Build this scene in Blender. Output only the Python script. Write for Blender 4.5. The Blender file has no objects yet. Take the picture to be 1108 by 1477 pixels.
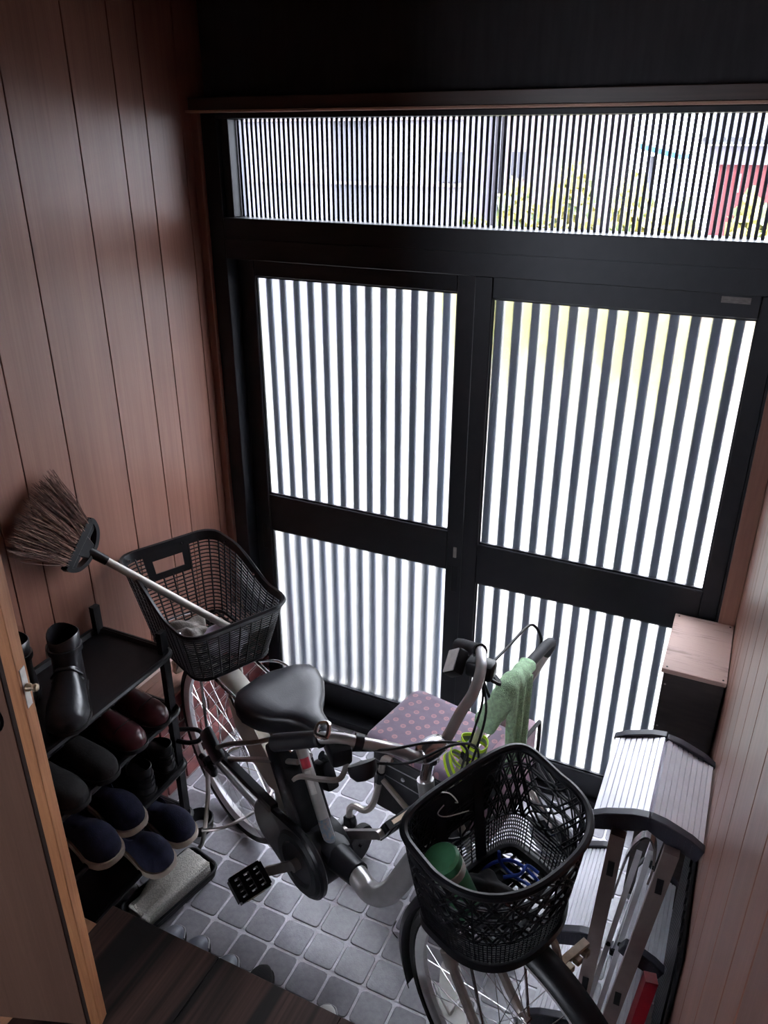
import bpy, bmesh, math, random
from mathutils import Vector, Matrix, Euler
R = math.radians
random.seed(7)
sc = bpy.context.scene
col = sc.collection

# ------------------------------------------------------------------ camera
cam_d = bpy.data.cameras.new('camera')
cam = bpy.data.objects.new('camera', cam_d); col.objects.link(cam)
cam.location = (1.2512, -1.3507, 2.1082)
cam.rotation_mode = 'XYZ'
cam.rotation_euler = (R(90 - 25.018), R(0.0), R(25.254))
cam.rotation_euler = (cam.rotation_euler.to_matrix() @ Euler((0, 0, R(0.17))).to_matrix()).to_euler()
cam_d.sensor_fit = 'VERTICAL'; cam_d.sensor_height = 36.0
cam_d.lens = 1132.15 / 1477 * 36.0
cam_d.clip_start = 0.02
sc.camera = cam

# ------------------------------------------------------------------ sky / light / exposure
world = bpy.data.worlds.new('world'); sc.world = world; world.use_nodes = True
nt = world.node_tree; nt.nodes.clear()
wo = nt.nodes.new('ShaderNodeOutputWorld'); bg = nt.nodes.new('ShaderNodeBackground')
bg.inputs['Color'].default_value = (0.90, 0.95, 1.08, 1); bg.inputs['Strength'].default_value = 5.2
nt.links.new(bg.outputs[0], wo.inputs[0])
sc.view_settings.view_transform = 'Standard'; sc.view_settings.look = 'None'
sc.view_settings.gamma = 1.0; sc.view_settings.use_curve_mapping = False
sc.view_settings.exposure = 2.1
sc.cycles.use_denoising = True
sc.cycles.max_bounces = 14; sc.cycles.diffuse_bounces = 6; sc.cycles.glossy_bounces = 5
sc.cycles.transmission_bounces = 10; sc.cycles.transparent_max_bounces = 12
sc.cycles.sample_clamp_indirect = 12.0

# ------------------------------------------------------------------ materials
def new_mat(name):
    m = bpy.data.materials.new(name); m.use_nodes = True
    t = m.node_tree; b = t.nodes['Principled BSDF']
    return m, t, b

def mat(name, c, rough=0.5, metal=0.0, var=0.0, scale=40, bump=0.0, bscale=200, coat=0.0, spec=0.5, c2=None, alpha=1.0, stretch=(1, 1, 1), rnd=0.0):
    m, t, b = new_mat(name)
    b.inputs['Base Color'].default_value = (*c, 1)
    b.inputs['Roughness'].default_value = rough
    b.inputs['Metallic'].default_value = metal
    b.inputs['Coat Weight'].default_value = coat
    b.inputs['Coat Roughness'].default_value = 0.15
    b.inputs['Specular IOR Level'].default_value = spec
    b.inputs['Alpha'].default_value = alpha
    tc = t.nodes.new('ShaderNodeTexCoord'); mp = t.nodes.new('ShaderNodeMapping')
    mp.inputs['Scale'].default_value = stretch
    t.links.new(tc.outputs['Object'], mp.inputs['Vector'])
    if var > 0 or c2 or rnd > 0:
        n = t.nodes.new('ShaderNodeTexNoise'); n.inputs['Scale'].default_value = scale; n.inputs['Detail'].default_value = 6
        t.links.new(mp.outputs[0], n.inputs['Vector'])
        r = t.nodes.new('ShaderNodeValToRGB')
        ca = c2 if c2 else tuple(max(0, x * (1 - var)) for x in c)
        cb = c if c2 else tuple(min(1, x * (1 + var)) for x in c)
        r.color_ramp.elements[0].position = 0.32; r.color_ramp.elements[0].color = (*ca, 1)
        r.color_ramp.elements[1].position = 0.68; r.color_ramp.elements[1].color = (*cb, 1)
        t.links.new(n.outputs['Fac'], r.inputs[0])
        out = r.outputs[0]
        if rnd > 0:
            oi = t.nodes.new('ShaderNodeObjectInfo'); mr = t.nodes.new('ShaderNodeMapRange')
            mr.inputs['To Min'].default_value = 1 - rnd; mr.inputs['To Max'].default_value = 1 + rnd
            t.links.new(oi.outputs['Random'], mr.inputs['Value'])
            hs = t.nodes.new('ShaderNodeHueSaturation')
            t.links.new(out, hs.inputs['Color']); t.links.new(mr.outputs[0], hs.inputs['Value'])
            out = hs.outputs[0]
        t.links.new(out, b.inputs['Base Color'])
    if bump > 0:
        n2 = t.nodes.new('ShaderNodeTexNoise'); n2.inputs['Scale'].default_value = bscale; n2.inputs['Detail'].default_value = 4
        t.links.new(mp.outputs[0], n2.inputs['Vector'])
        bp = t.nodes.new('ShaderNodeBump'); bp.inputs['Strength'].default_value = bump; bp.inputs['Distance'].default_value = 0.004
        t.links.new(n2.outputs['Fac'], bp.inputs['Height']); t.links.new(bp.outputs[0], b.inputs['Normal'])
    return m

def wood(name, ca, cb, axis='Z', fine=60, along=1.6, rough=0.42, coat=0.15, rnd=0.10, bump=0.08, lo=0.3, hi=0.7, dist=1.0):
    """long grain along one object axis, two tones, fine pores"""
    m, t, b = new_mat(name)
    tc = t.nodes.new('ShaderNodeTexCoord'); mp = t.nodes.new('ShaderNodeMapping')
    s = [fine, fine, fine]; s['XYZ'.index(axis)] = along
    mp.inputs['Scale'].default_value = s
    oi = t.nodes.new('ShaderNodeObjectInfo')
    ad = t.nodes.new('ShaderNodeVectorMath'); ad.operation = 'ADD'
    sc_ = t.nodes.new('ShaderNodeVectorMath'); sc_.operation = 'SCALE'; sc_.inputs['Scale'].default_value = 7.3
    cx = t.nodes.new('ShaderNodeCombineXYZ')
    for k in range(3): t.links.new(oi.outputs['Random'], cx.inputs[k])
    t.links.new(cx.outputs[0], sc_.inputs[0])
    t.links.new(tc.outputs['Object'], ad.inputs[0]); t.links.new(sc_.outputs[0], ad.inputs[1])
    t.links.new(ad.outputs[0], mp.inputs['Vector'])
    n = t.nodes.new('ShaderNodeTexNoise'); n.inputs['Scale'].default_value = 1.0; n.inputs['Detail'].default_value = 8
    n.inputs['Roughness'].default_value = 0.65; n.inputs['Distortion'].default_value = dist
    t.links.new(mp.outputs[0], n.inputs['Vector'])
    mp2 = t.nodes.new('ShaderNodeMapping'); s2 = [fine * .14] * 3; s2['XYZ'.index(axis)] = along * .6
    mp2.inputs['Scale'].default_value = s2
    t.links.new(ad.outputs[0], mp2.inputs['Vector'])
    nb = t.nodes.new('ShaderNodeTexNoise'); nb.inputs['Scale'].default_value = 1.0; nb.inputs['Detail'].default_value = 3
    t.links.new(mp2.outputs[0], nb.inputs['Vector'])
    mx = t.nodes.new('ShaderNodeMath'); mx.operation = 'ADD'
    h1 = t.nodes.new('ShaderNodeMath'); h1.operation = 'MULTIPLY'; h1.inputs[1].default_value = 0.55
    h2 = t.nodes.new('ShaderNodeMath'); h2.operation = 'MULTIPLY'; h2.inputs[1].default_value = 0.45
    t.links.new(n.outputs['Fac'], h1.inputs[0]); t.links.new(nb.outputs['Fac'], h2.inputs[0])
    t.links.new(h1.outputs[0], mx.inputs[0]); t.links.new(h2.outputs[0], mx.inputs[1])
    r = t.nodes.new('ShaderNodeValToRGB')
    r.color_ramp.elements[0].position = lo; r.color_ramp.elements[0].color = (*ca, 1)
    r.color_ramp.elements[1].position = hi; r.color_ramp.elements[1].color = (*cb, 1)
    t.links.new(mx.outputs[0], r.inputs[0])
    mr = t.nodes.new('ShaderNodeMapRange'); mr.inputs['To Min'].default_value = 1 - rnd; mr.inputs['To Max'].default_value = 1 + rnd
    t.links.new(oi.outputs['Random'], mr.inputs['Value'])
    hs = t.nodes.new('ShaderNodeHueSaturation')
    t.links.new(r.outputs[0], hs.inputs['Color']); t.links.new(mr.outputs[0], hs.inputs['Value'])
    t.links.new(hs.outputs[0], b.inputs['Base Color'])
    b.inputs['Roughness'].default_value = rough; b.inputs['Coat Weight'].default_value = coat; b.inputs['Coat Roughness'].default_value = 0.25
    bp = t.nodes.new('ShaderNodeBump'); bp.inputs['Strength'].default_value = bump; bp.inputs['Distance'].default_value = 0.003
    t.links.new(n.outputs['Fac'], bp.inputs['Height']); t.links.new(bp.outputs[0], b.inputs['Normal'])
    return m

def frosted():
    """rough, grainy pane: a clear share and a scattered share"""
    m = bpy.data.materials.new('frosted_glass'); m.use_nodes = True
    t = m.node_tree; t.nodes.clear()
    o = t.nodes.new('ShaderNodeOutputMaterial')
    rf = t.nodes.new('ShaderNodeBsdfRefraction'); rf.inputs['IOR'].default_value = 1.36; rf.inputs['Roughness'].default_value = 0.42
    rf.inputs['Color'].default_value = (0.97, 0.97, 0.95, 1)
    tr = t.nodes.new('ShaderNodeBsdfTransparent'); tr.inputs['Color'].default_value = (0.97, 0.97, 0.95, 1)
    gl = t.nodes.new('ShaderNodeBsdfGlossy'); gl.inputs['Roughness'].default_value = 0.3; gl.inputs['Color'].default_value = (.6, .6, .6, 1)
    tc = t.nodes.new('ShaderNodeTexCoord')
    n = t.nodes.new('ShaderNodeTexNoise'); n.inputs['Scale'].default_value = 420; n.inputs['Detail'].default_value = 3
    t.links.new(tc.outputs['Object'], n.inputs['Vector'])
    bp = t.nodes.new('ShaderNodeBump'); bp.inputs['Strength'].default_value = 0.8; bp.inputs['Distance'].default_value = 0.002
    t.links.new(n.outputs['Fac'], bp.inputs['Height']); t.links.new(bp.outputs[0], rf.inputs['Normal'])
    m1 = t.nodes.new('ShaderNodeMixShader'); m1.inputs[0].default_value = 0.82
    t.links.new(tr.outputs[0], m1.inputs[1]); t.links.new(rf.outputs[0], m1.inputs[2])
    m2 = t.nodes.new('ShaderNodeMixShader'); m2.inputs[0].default_value = 0.05
    t.links.new(m1.outputs[0], m2.inputs[1]); t.links.new(gl.outputs[0], m2.inputs[2])
    tl = t.nodes.new('ShaderNodeBsdfTranslucent'); tl.inputs['Color'].default_value = (.66, .78, 1, 1)
    m3 = t.nodes.new('ShaderNodeMixShader'); m3.inputs[0].default_value = 0.022
    t.links.new(m2.outputs[0], m3.inputs[1]); t.links.new(tl.outputs[0], m3.inputs[2])
    t.links.new(m3.outputs[0], o.inputs['Surface'])
    return m

def clear_glass():
    m = bpy.data.materials.new('clear_glass'); m.use_nodes = True
    t = m.node_tree; t.nodes.clear()
    o = t.nodes.new('ShaderNodeOutputMaterial')
    tr = t.nodes.new('ShaderNodeBsdfTransparent'); tr.inputs['Color'].default_value = (0.95, 0.96, 0.96, 1)
    gl = t.nodes.new('ShaderNodeBsdfGlossy'); gl.inputs['Roughness'].default_value = 0.03
    m2 = t.nodes.new('ShaderNodeMixShader'); m2.inputs[0].default_value = 0.0015
    t.links.new(tr.outputs[0], m2.inputs[1]); t.links.new(gl.outputs[0], m2.inputs[2])
    t.links.new(m2.outputs[0], o.inputs['Surface'])
    return m

def floral(name):
    """mauve cloth printed with a regular scatter of small coral blossoms"""
    m, t, b = new_mat(name)
    tc = t.nodes.new('ShaderNodeTexCoord'); mp = t.nodes.new('ShaderNodeMapping')
    mp.inputs['Scale'].default_value = (27, 27, 27); mp.inputs['Rotation'].default_value = (0, 0, R(38))
    t.links.new(tc.outputs['Object'], mp.inputs['Vector'])
    v = t.nodes.new('ShaderNodeTexVoronoi'); v.voronoi_dimensions = '2D'; v.inputs['Scale'].default_value = 1.0; v.inputs['Randomness'].default_value = 0.35
    t.links.new(mp.outputs[0], v.inputs['Vector'])
    base, bl = (0.145, 0.10, 0.145, 1), (0.36, 0.17, 0.18, 1)
    r = t.nodes.new('ShaderNodeValToRGB'); e = r.color_ramp.elements; r.color_ramp.interpolation = 'CONSTANT'
    e[0].position = 0.0; e[0].color = bl
    e[1].position = 0.24; e[1].color = base
    x = e.new(0.05); x.color = base
    x = e.new(0.10); x.color = bl
    x = e.new(0.14); x.color = (0.30, 0.16, 0.20, 1)
    x = e.new(0.18); x.color = bl
    t.links.new(v.outputs['Distance'], r.inputs[0]); t.links.new(r.outputs[0], b.inputs['Base Color'])
    b.inputs['Roughness'].default_value = 0.75; b.inputs['Sheen Weight'].default_value = 0.3
    n = t.nodes.new('ShaderNodeTexNoise'); n.inputs['Scale'].default_value = 18
    bp = t.nodes.new('ShaderNodeBump'); bp.inputs['Strength'].default_value = 0.35; bp.inputs['Distance'].default_value = 0.01
    t.links.new(tc.outputs['Object'], n.inputs['Vector']); t.links.new(n.outputs['Fac'], bp.inputs['Height']); t.links.new(bp.outputs[0], b.inputs['Normal'])
    return m

def zebra(name):
    """dark brown board with broad near-black figure running along Y"""
    m, t, b = new_mat(name)
    tc = t.nodes.new('ShaderNodeTexCoord')
    def layer(sx, sy, det, p0, c0, p1, c1):
        mp = t.nodes.new('ShaderNodeMapping'); mp.inputs['Scale'].default_value = (sx, sy, 1)
        t.links.new(tc.outputs['Object'], mp.inputs['Vector'])
        n = t.nodes.new('ShaderNodeTexNoise'); n.inputs['Scale'].default_value = 1; n.inputs['Detail'].default_value = det; n.inputs['Distortion'].default_value = .35
        t.links.new(mp.outputs[0], n.inputs['Vector'])
        r = t.nodes.new('ShaderNodeValToRGB'); e = r.color_ramp.elements
        e[0].position = p0; e[0].color = (*c0, 1); e[1].position = p1; e[1].color = (*c1, 1)
        t.links.new(n.outputs['Fac'], r.inputs[0]); return r, n
    a, _ = layer(17, .6, 2, .43, (.10, .10, .11), .52, (1, 1, 1))
    c, n = layer(130, 3, 6, .3, (.024, .011, .008), .7, (.060, .029, .022))
    mx = t.nodes.new('ShaderNodeMixRGB'); mx.blend_type = 'MULTIPLY'; mx.inputs[0].default_value = 1
    t.links.new(c.outputs[0], mx.inputs[1]); t.links.new(a.outputs[0], mx.inputs[2]); t.links.new(mx.outputs[0], b.inputs['Base Color'])
    b.inputs['Roughness'].default_value = .55; b.inputs['Specular IOR Level'].default_value = .3
    bp = t.nodes.new('ShaderNodeBump'); bp.inputs['Strength'].default_value = .06; bp.inputs['Distance'].default_value = .003
    t.links.new(n.outputs['Fac'], bp.inputs['Height']); t.links.new(bp.outputs[0], b.inputs['Normal'])
    return m

M = {}
M['panel'] = wood('panel_wood', (0.19, 0.078, 0.053), (0.345, 0.160, 0.113), 'Z', 70, 1.4, 0.42, 0.12, 0.08)
M['panel_dark'] = mat('panel_joint', (0.012, 0.008, 0.008), 0.8)
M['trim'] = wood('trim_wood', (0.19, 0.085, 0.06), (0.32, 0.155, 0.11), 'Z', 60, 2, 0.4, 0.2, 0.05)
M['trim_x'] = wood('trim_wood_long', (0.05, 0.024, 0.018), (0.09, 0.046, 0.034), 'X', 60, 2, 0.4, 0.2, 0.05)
M['lit_lip'] = wood('painted_lit_lip', (0.42, 0.22, 0.14), (0.62, 0.38, 0.27), 'X', 60, 2, 0.5, 0.0, 0.05)  # paler wood tone, paints the bright line of light under the lintel
M['ledge'] = wood('ledge_wood', (0.25, 0.13, 0.10), (0.42, 0.25, 0.2), 'Y', 60, 2, 0.45, 0.1, 0.05)
M['upper_wall'] = mat('dark_upper_wall', (0.03, 0.026, 0.03), 0.7, var=0.2, scale=6, bump=0.1, bscale=90, stretch=(8, 8, 1))
M['hall'] = mat('hall_wall', (0.05, 0.035, 0.03), 0.75, var=0.1, scale=4)
M['ceiling'] = mat('ceiling_board', (0.03, 0.022, 0.02), 0.7, var=0.15, scale=6)
M['alum'] = mat('black_bronze_aluminium', (0.018, 0.019, 0.023), 0.42, 0.35, var=0.1, scale=30, spec=0.4)
M['alum_bar'] = mat('slate_lattice_bar', (0.06, 0.072, 0.105), 0.5, 0.2, var=0.1, scale=20)
M['frost'] = frosted(); M['clear'] = clear_glass()
M['tile'] = mat('grey_floor_tile', (0.38, 0.37, 0.405), 0.29, var=0.16, scale=55, bump=0.14, bscale=260, c2=(0.30, 0.29, 0.325), rnd=0.10, spec=0.5)
M['grout'] = mat('pale_grout', (0.84, 0.82, 0.88), 0.8, var=0.1, scale=60, bump=0.2)
M['brick'] = mat('glazed_brick_tile', (0.30, 0.085, 0.075), 0.35, var=0.3, scale=25, c2=(0.16, 0.05, 0.055), rnd=0.35)
M['brick_grout'] = mat('brick_grout', (0.52, 0.46, 0.47), 0.85, var=0.1)
M['step_wood'] = zebra('dark_step_wood')
M['hall_floor'] = wood('amber_floor_wood', (0.28, 0.13, 0.07), (0.45, 0.23, 0.13), 'Y', 40, 2, 0.45, 0.1, 0.08)
M['rebate'] = mat('dark_rebate', (0.02, 0.008, 0.005), 0.8)
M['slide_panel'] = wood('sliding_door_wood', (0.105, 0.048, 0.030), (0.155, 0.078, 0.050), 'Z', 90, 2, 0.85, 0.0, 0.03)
M['slide_edge'] = wood('raw_edge_wood', (0.28, 0.10, 0.04), (0.55, 0.25, 0.11), 'Z', 130, 6, 0.6, 0.0, 0.03)
M['brass'] = mat('dull_brass', (0.55, 0.46, 0.33), 0.35, 0.9, var=0.2)
M['black_plastic'] = mat('black_plastic', (0.007, 0.007, 0.009), 0.36, var=0.2, scale=30, spec=0.32)
M['black_matte'] = mat('black_matte_plastic', (0.009, 0.009, 0.011), 0.55, var=0.2, scale=60, bump=0.1, spec=0.35)
M['rubber'] = mat('tyre_rubber', (0.014, 0.013, 0.013), 0.75, bump=0.3, bscale=300)
M['grey_plastic'] = mat('smoky_grey_plastic', (0.22, 0.22, 0.24), 0.2, var=0.15, scale=15, alpha=0.22)
M['silver'] = mat('silver_paint', (0.46, 0.445, 0.44), 0.30, 0.72, var=0.08, scale=20, coat=0.3)
M['steel'] = mat('bright_steel', (0.72, 0.71, 0.72), 0.22, 1.0, var=0.08, scale=30)
M['dull_steel'] = mat('dull_steel', (0.42, 0.38, 0.36), 0.35, 0.9, var=0.12, scale=30)
M['cream'] = mat('cream_mudguard', (0.84, 0.81, 0.73), 0.3, 0.1, var=0.05, scale=10, coat=0.3)
M['rim_white'] = mat('pale_rim', (0.72, 0.71, 0.72), 0.35, 0.5, var=0.06)
M['saddle'] = mat('saddle_vinyl', (0.012, 0.012, 0.017), 0.36, var=0.1, bump=0.08, bscale=300, spec=0.6)
M['leather'] = mat('black_leather', (0.016, 0.016, 0.019), 0.30, var=0.2, scale=20, bump=0.25, bscale=60, coat=0.2)
M['suede'] = mat('black_suede', (0.014, 0.013, 0.013), 0.85, var=0.25, scale=30, bump=0.3, bscale=150)
M['burgundy'] = mat('burgundy_leather', (0.085, 0.022, 0.026), 0.28, var=0.25, scale=14, coat=0.35, bump=0.08, bscale=50)
M['navy'] = mat('navy_felt', (0.012, 0.014, 0.042), 0.9, var=0.25, scale=60, bump=0.25, bscale=300)
M['cream_sole'] = mat('cream_sole', (0.55, 0.46, 0.38), 0.6, var=0.1, scale=40)
M['black_sole'] = mat('black_sole', (0.012, 0.011, 0.011), 0.6)
M['lining'] = mat('dark_lining', (0.03, 0.027, 0.026), 0.9)
M['concrete'] = mat('speckled_concrete', (0.74, 0.71, 0.66), 0.9, c2=(0.42, 0.40, 0.37), scale=260, bump=0.6, bscale=220)
M['towel_green'] = mat('green_terry', (0.47, 0.70, 0.44), 0.95, var=0.18, scale=120, bump=0.9, bscale=420)
M['hivis'] = mat('lime_reflective', (0.55, 0.78, 0.03), 0.6, var=0.06)
M['hivis_grey'] = mat('grey_reflective_stripe', (0.26, 0.29, 0.27), 0.35, 0.3, var=0.08)
M['rag_grey'] = mat('grey_beige_rag', (0.40, 0.37, 0.34), 0.95, var=0.15, scale=60, bump=0.5, bscale=200)
M['rag_lilac'] = mat('pale_lilac_rag', (0.62, 0.60, 0.74), 0.9, var=0.08, scale=40, bump=0.3, bscale=120)
M['straw'] = mat('brown_broom_fibre', (0.10, 0.045, 0.032), 0.7, var=0.4, scale=90)
M['straw_light'] = mat('pale_broom_fibre', (0.34, 0.20, 0.15), 0.7, var=0.3, scale=90)
M['pole_white'] = mat('beige_painted_pole', (0.52, 0.49, 0.45), 0.35, 0.2, var=0.1, scale=20)
M['mauve'] = floral('mauve_floral_cloth')
M['mauve_plain'] = mat('mauve_bag_cloth', (0.30, 0.17, 0.22), 0.5, var=0.25, scale=22, bump=0.6, bscale=30)
M['black_cloth'] = mat('black_nylon', (0.02, 0.02, 0.023), 0.65, var=0.2, scale=30, bump=0.3, bscale=60)
M['walker_tube'] = mat('champagne_tube', (0.55, 0.50, 0.45), 0.32, 0.7, var=0.06)
M['foam'] = mat('black_foam', (0.02, 0.02, 0.025), 0.7, bump=0.2, bscale=300)
M['grey_wheel'] = mat('grey_wheel', (0.35, 0.35, 0.37), 0.5, var=0.05)
M['ladder'] = mat('ribbed_aluminium', (0.82, 0.82, 0.87), 0.36, 0.35, var=0.05, scale=20)
M['ladder_rail'] = mat('bronze_tinted_rail', (0.42, 0.34, 0.32), 0.35, 0.85, var=0.1, scale=20)
M['ladder_cap'] = mat('navy_black_plastic_cap', (0.030, 0.030, 0.042), 0.45, bump=0.1)
M['box_top'] = wood('worn_plywood', (0.10, 0.05, 0.042), (0.50, 0.34, 0.29), 'X', 70, 6, 0.6, 0.0, 0.02, 0.4, 0.36, 0.50, 2.2)
M['box_front'] = mat('dark_box_board', (0.035, 0.026, 0.024), 0.6, var=0.25, scale=12, stretch=(1, 1, 8))
M['red'] = mat('red_lacquer', (0.30, 0.012, 0.022), 0.3, var=0.1, coat=0.4)
M['bottle_green'] = mat('green_plastic', (0.08, 0.27, 0.13), 0.35, var=0.15, scale=30)
M['bottle_white'] = mat('white_plastic', (0.75, 0.76, 0.72), 0.4)
M['blue_cord'] = mat('blue_cord', (0.03, 0.10, 0.60), 0.5, var=0.1)
M['white_sole'] = mat('white_rubber', (0.75, 0.74, 0.72), 0.55, var=0.05)
M['string'] = mat('white_string', (0.7, 0.68, 0.62), 0.8)
M['tan'] = mat('tan_plastic', (0.48, 0.37, 0.27), 0.4, var=0.25, scale=30, bump=0.4, bscale=60)
M['sticker_red'] = mat('red_sticker', (0.55, 0.05, 0.08), 0.4)
M['sticker_blue'] = mat('blue_sticker', (0.10, 0.20, 0.28), 0.4, c2=(0.30, 0.24, 0.22), scale=110)
M['sticker_white'] = mat('white_sticker', (0.7, 0.68, 0.66), 0.4, var=0.1, scale=90)
M['plate_grey'] = mat('grey_label_plate', (0.16, 0.14, 0.13), 0.5, var=0.25, scale=90, stretch=(1, 1, 4))
M['grey_shoe'] = mat('grey_vinyl', (0.15, 0.16, 0.20), 0.4, var=0.15)
# outside
M['out_ground'] = mat('outside_concrete', (0.22, 0.212, 0.195), 0.9, var=0.08, scale=3)
M['out_wall'] = mat('pale_house_wall', (0.19, 0.18, 0.205), 0.8, var=0.05, scale=4)
M['out_pink'] = mat('pink_beige_wall', (0.17, 0.125, 0.12), 0.8, var=0.05, scale=4)
M['out_grey'] = mat('grey_shutter', (0.045, 0.045, 0.055), 0.7, var=0.1, scale=5)
M['out_red'] = mat('red_wall', (0.12, 0.022, 0.026), 0.8, var=0.1, scale=12)
M['out_roof'] = mat('grey_roof_tile', (0.06, 0.06, 0.068), 0.6, var=0.2, scale=8)
M['out_blue'] = mat('blue_tarp', (0.01, 0.06, 0.16), 0.6, var=0.1)
M['leaf_yellow'] = mat('yellow_blossom', (0.34, 0.30, 0.09), 0.8, var=0.25, scale=30, rnd=0.1)
M['leaf_green'] = mat('green_leaf', (0.13, 0.18, 0.08), 0.7, var=0.35, scale=30)
M['bark'] = mat('shrub_bark', (0.10, 0.07, 0.05), 0.9)

# ------------------------------------------------------------------ mesh helpers
def sm(pts, k=6, closed=False):
    P = [Vector(p) for p in pts]; n = len(P); out = []
    rng = range(n) if closed else range(n - 1)
    for i in rng:
        if closed: a, b, c, d = P[i - 1], P[i], P[(i + 1) % n], P[(i + 2) % n]
        else: a, b, c, d = P[max(i - 1, 0)], P[i], P[i + 1], P[min(i + 2, n - 1)]
        for j in range(k):
            t = j / k
            out.append(0.5 * ((2 * b) + (c - a) * t + (2 * a - 5 * b + 4 * c - d) * t * t + (3 * b - a - 3 * c + d) * t ** 3))
    if not closed: out.append(P[-1])
    return out

def skin(bm, rings, closed_ring=True, loop=False, cap=True):
    vs = [[bm.verts.new(p) for p in r] for r in rings]
    n = len(vs[0]); m = len(vs)
    for i in range(m if loop else m - 1):
        a, b = vs[i], vs[(i + 1) % m]
        for j in range(n if closed_ring else n - 1):
            k = (j + 1) % n
            try: bm.faces.new((a[j], a[k], b[k], b[j]))
            except ValueError: pass
    if cap and closed_ring and not loop:
        for r in (vs[0], vs[-1]):
            try: bm.faces.new(r)
            except ValueError: pass
    return vs

def tube(bm, pts, r, n=8, closed=False, flat=None, cap=True):
    """round (or flat: (half width, half thickness, up)) bar along a polyline"""
    P = [Vector(p) for p in pts]; m = len(P)
    T = []
    for i in range(m):
        if closed: t = P[(i + 1) % m] - P[i - 1]
        else: t = P[min(i + 1, m - 1)] - P[max(i - 1, 0)]
        T.append(t.normalized() if t.length > 1e-9 else Vector((0, 0, 1)))
    u = T[0].orthogonal().normalized()
    if flat: u = (flat[2] - T[0] * flat[2].dot(T[0])).normalized()
    rings = []
    for i in range(m):
        if flat:
            uu = flat[2] - T[i] * flat[2].dot(T[i])
            u = uu.normalized() if uu.length > 1e-6 else u
            w = T[i].cross(u)
            a, b = flat[0], flat[1]
            rings.append([P[i] + w * a + u * b, P[i] - w * a + u * b, P[i] - w * a - u * b, P[i] + w * a - u * b])
        else:
            u = (u - T[i] * u.dot(T[i]))
            u = u.normalized() if u.length > 1e-6 else T[i].orthogonal().normalized()
            w = T[i].cross(u)
            rr = r[i] if isinstance(r, (list, tuple)) else r
            rings.append([P[i] + (u * math.cos(a) + w * math.sin(a)) * rr for a in [2 * math.pi * k / n for k in range(n)]])
    skin(bm, rings, loop=closed, cap=cap)

def box(bm, lo, hi, mtx=None, bev=0.0, seg=1):
    t = bmesh.new()
    lo, hi = Vector(lo), Vector(hi)
    bmesh.ops.create_cube(t, size=1.0)
    for v in t.verts:
        v.co = Vector([(lo[k] + hi[k]) / 2 + v.co[k] * (hi[k] - lo[k]) for k in range(3)])
    if bev > 0:
        bmesh.ops.bevel(t, geom=t.edges[:], offset=bev, segments=seg, profile=0.5, affect='EDGES')
    if mtx: bmesh.ops.transform(t, matrix=mtx, verts=t.verts[:])
    merge(bm, t)

def merge(bm, t):
    mp = {v: bm.verts.new(v.co) for v in t.verts}
    for f in t.faces:
        try: bm.faces.new([mp[v] for v in f.verts])
        except ValueError: pass
    t.free()

def lathe(bm, prof, o, ax, n=24, cap=False):
    o, ax = Vector(o), Vector(ax).normalized()
    u = ax.orthogonal().normalized(); w = ax.cross(u)
    rings = [[o + ax * h + (u * math.cos(2 * math.pi * k / n) + w * math.sin(2 * math.pi * k / n)) * max(r, 1e-4) for k in range(n)] for r, h in prof]
    skin(bm, rings, cap=cap)

def prism(bm, outline, o, ex, ey, ez, depth, bev=0.0):
    """outline in (ex, ey), extruded along ez"""
    t = bmesh.new(); o, ex, ey, ez = Vector(o), Vector(ex), Vector(ey), Vector(ez)
    a = [t.verts.new(o + ex * x + ey * y) for x, y in outline]
    b = [t.verts.new(o + ex * x + ey * y + ez * depth) for x, y in outline]
    t.faces.new(a); t.faces.new(b[::-1])
    for i in range(len(a)):
        j = (i + 1) % len(a); t.faces.new((a[j], a[i], b[i], b[j]))
    bmesh.ops.recalc_face_normals(t, faces=t.faces[:])
    if bev > 0: bmesh.ops.bevel(t, geom=t.edges[:], offset=bev, segments=1, profile=0.5, affect='EDGES')
    merge(bm, t)

def BM(): return bmesh.new()
ORG = {}

def finish(name, bm, m, org, ang=35, smooth=True):
    bmesh.ops.recalc_face_normals(bm, faces=bm.faces[:])
    me = bpy.data.meshes.new(name)
    if org is not None: bmesh.ops.translate(bm, vec=-Vector(org), verts=bm.verts[:])
    bm.to_mesh(me); bm.free()
    if isinstance(m, (list, tuple)):
        for x in m: me.materials.append(M[x])
    else: me.materials.append(M[m])
    if smooth:
        me.polygons.foreach_set('use_smooth', [True] * len(me.polygons))
        me.set_sharp_from_angle(angle=R(ang))
    return me

def part(name, bm, m, parent, ang=35, smooth=True):
    """a part given in the same space as its thing was declared in"""
    me = finish(name, bm, m, ORG.get(parent.name, Vector((0, 0, 0))), ang, smooth)
    o = bpy.data.objects.new(name, me); col.objects.link(o); o.parent = parent
    ORG[o.name] = ORG.get(parent.name, Vector((0, 0, 0)))
    return o

def tag(o, label=None, cat=None, group=None, kind=None):
    if label: o['label'] = label
    if cat: o['category'] = cat
    if group: o['group'] = group
    if kind: o['kind'] = kind
    return o

def thing(name, base, label=None, cat=None, group=None, kind=None):
    o = bpy.data.objects.new(name, None); col.objects.link(o); o.empty_display_size = 0.1
    o.location = base; ORG[o.name] = Vector(base)
    return tag(o, label, cat, group, kind)

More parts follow.
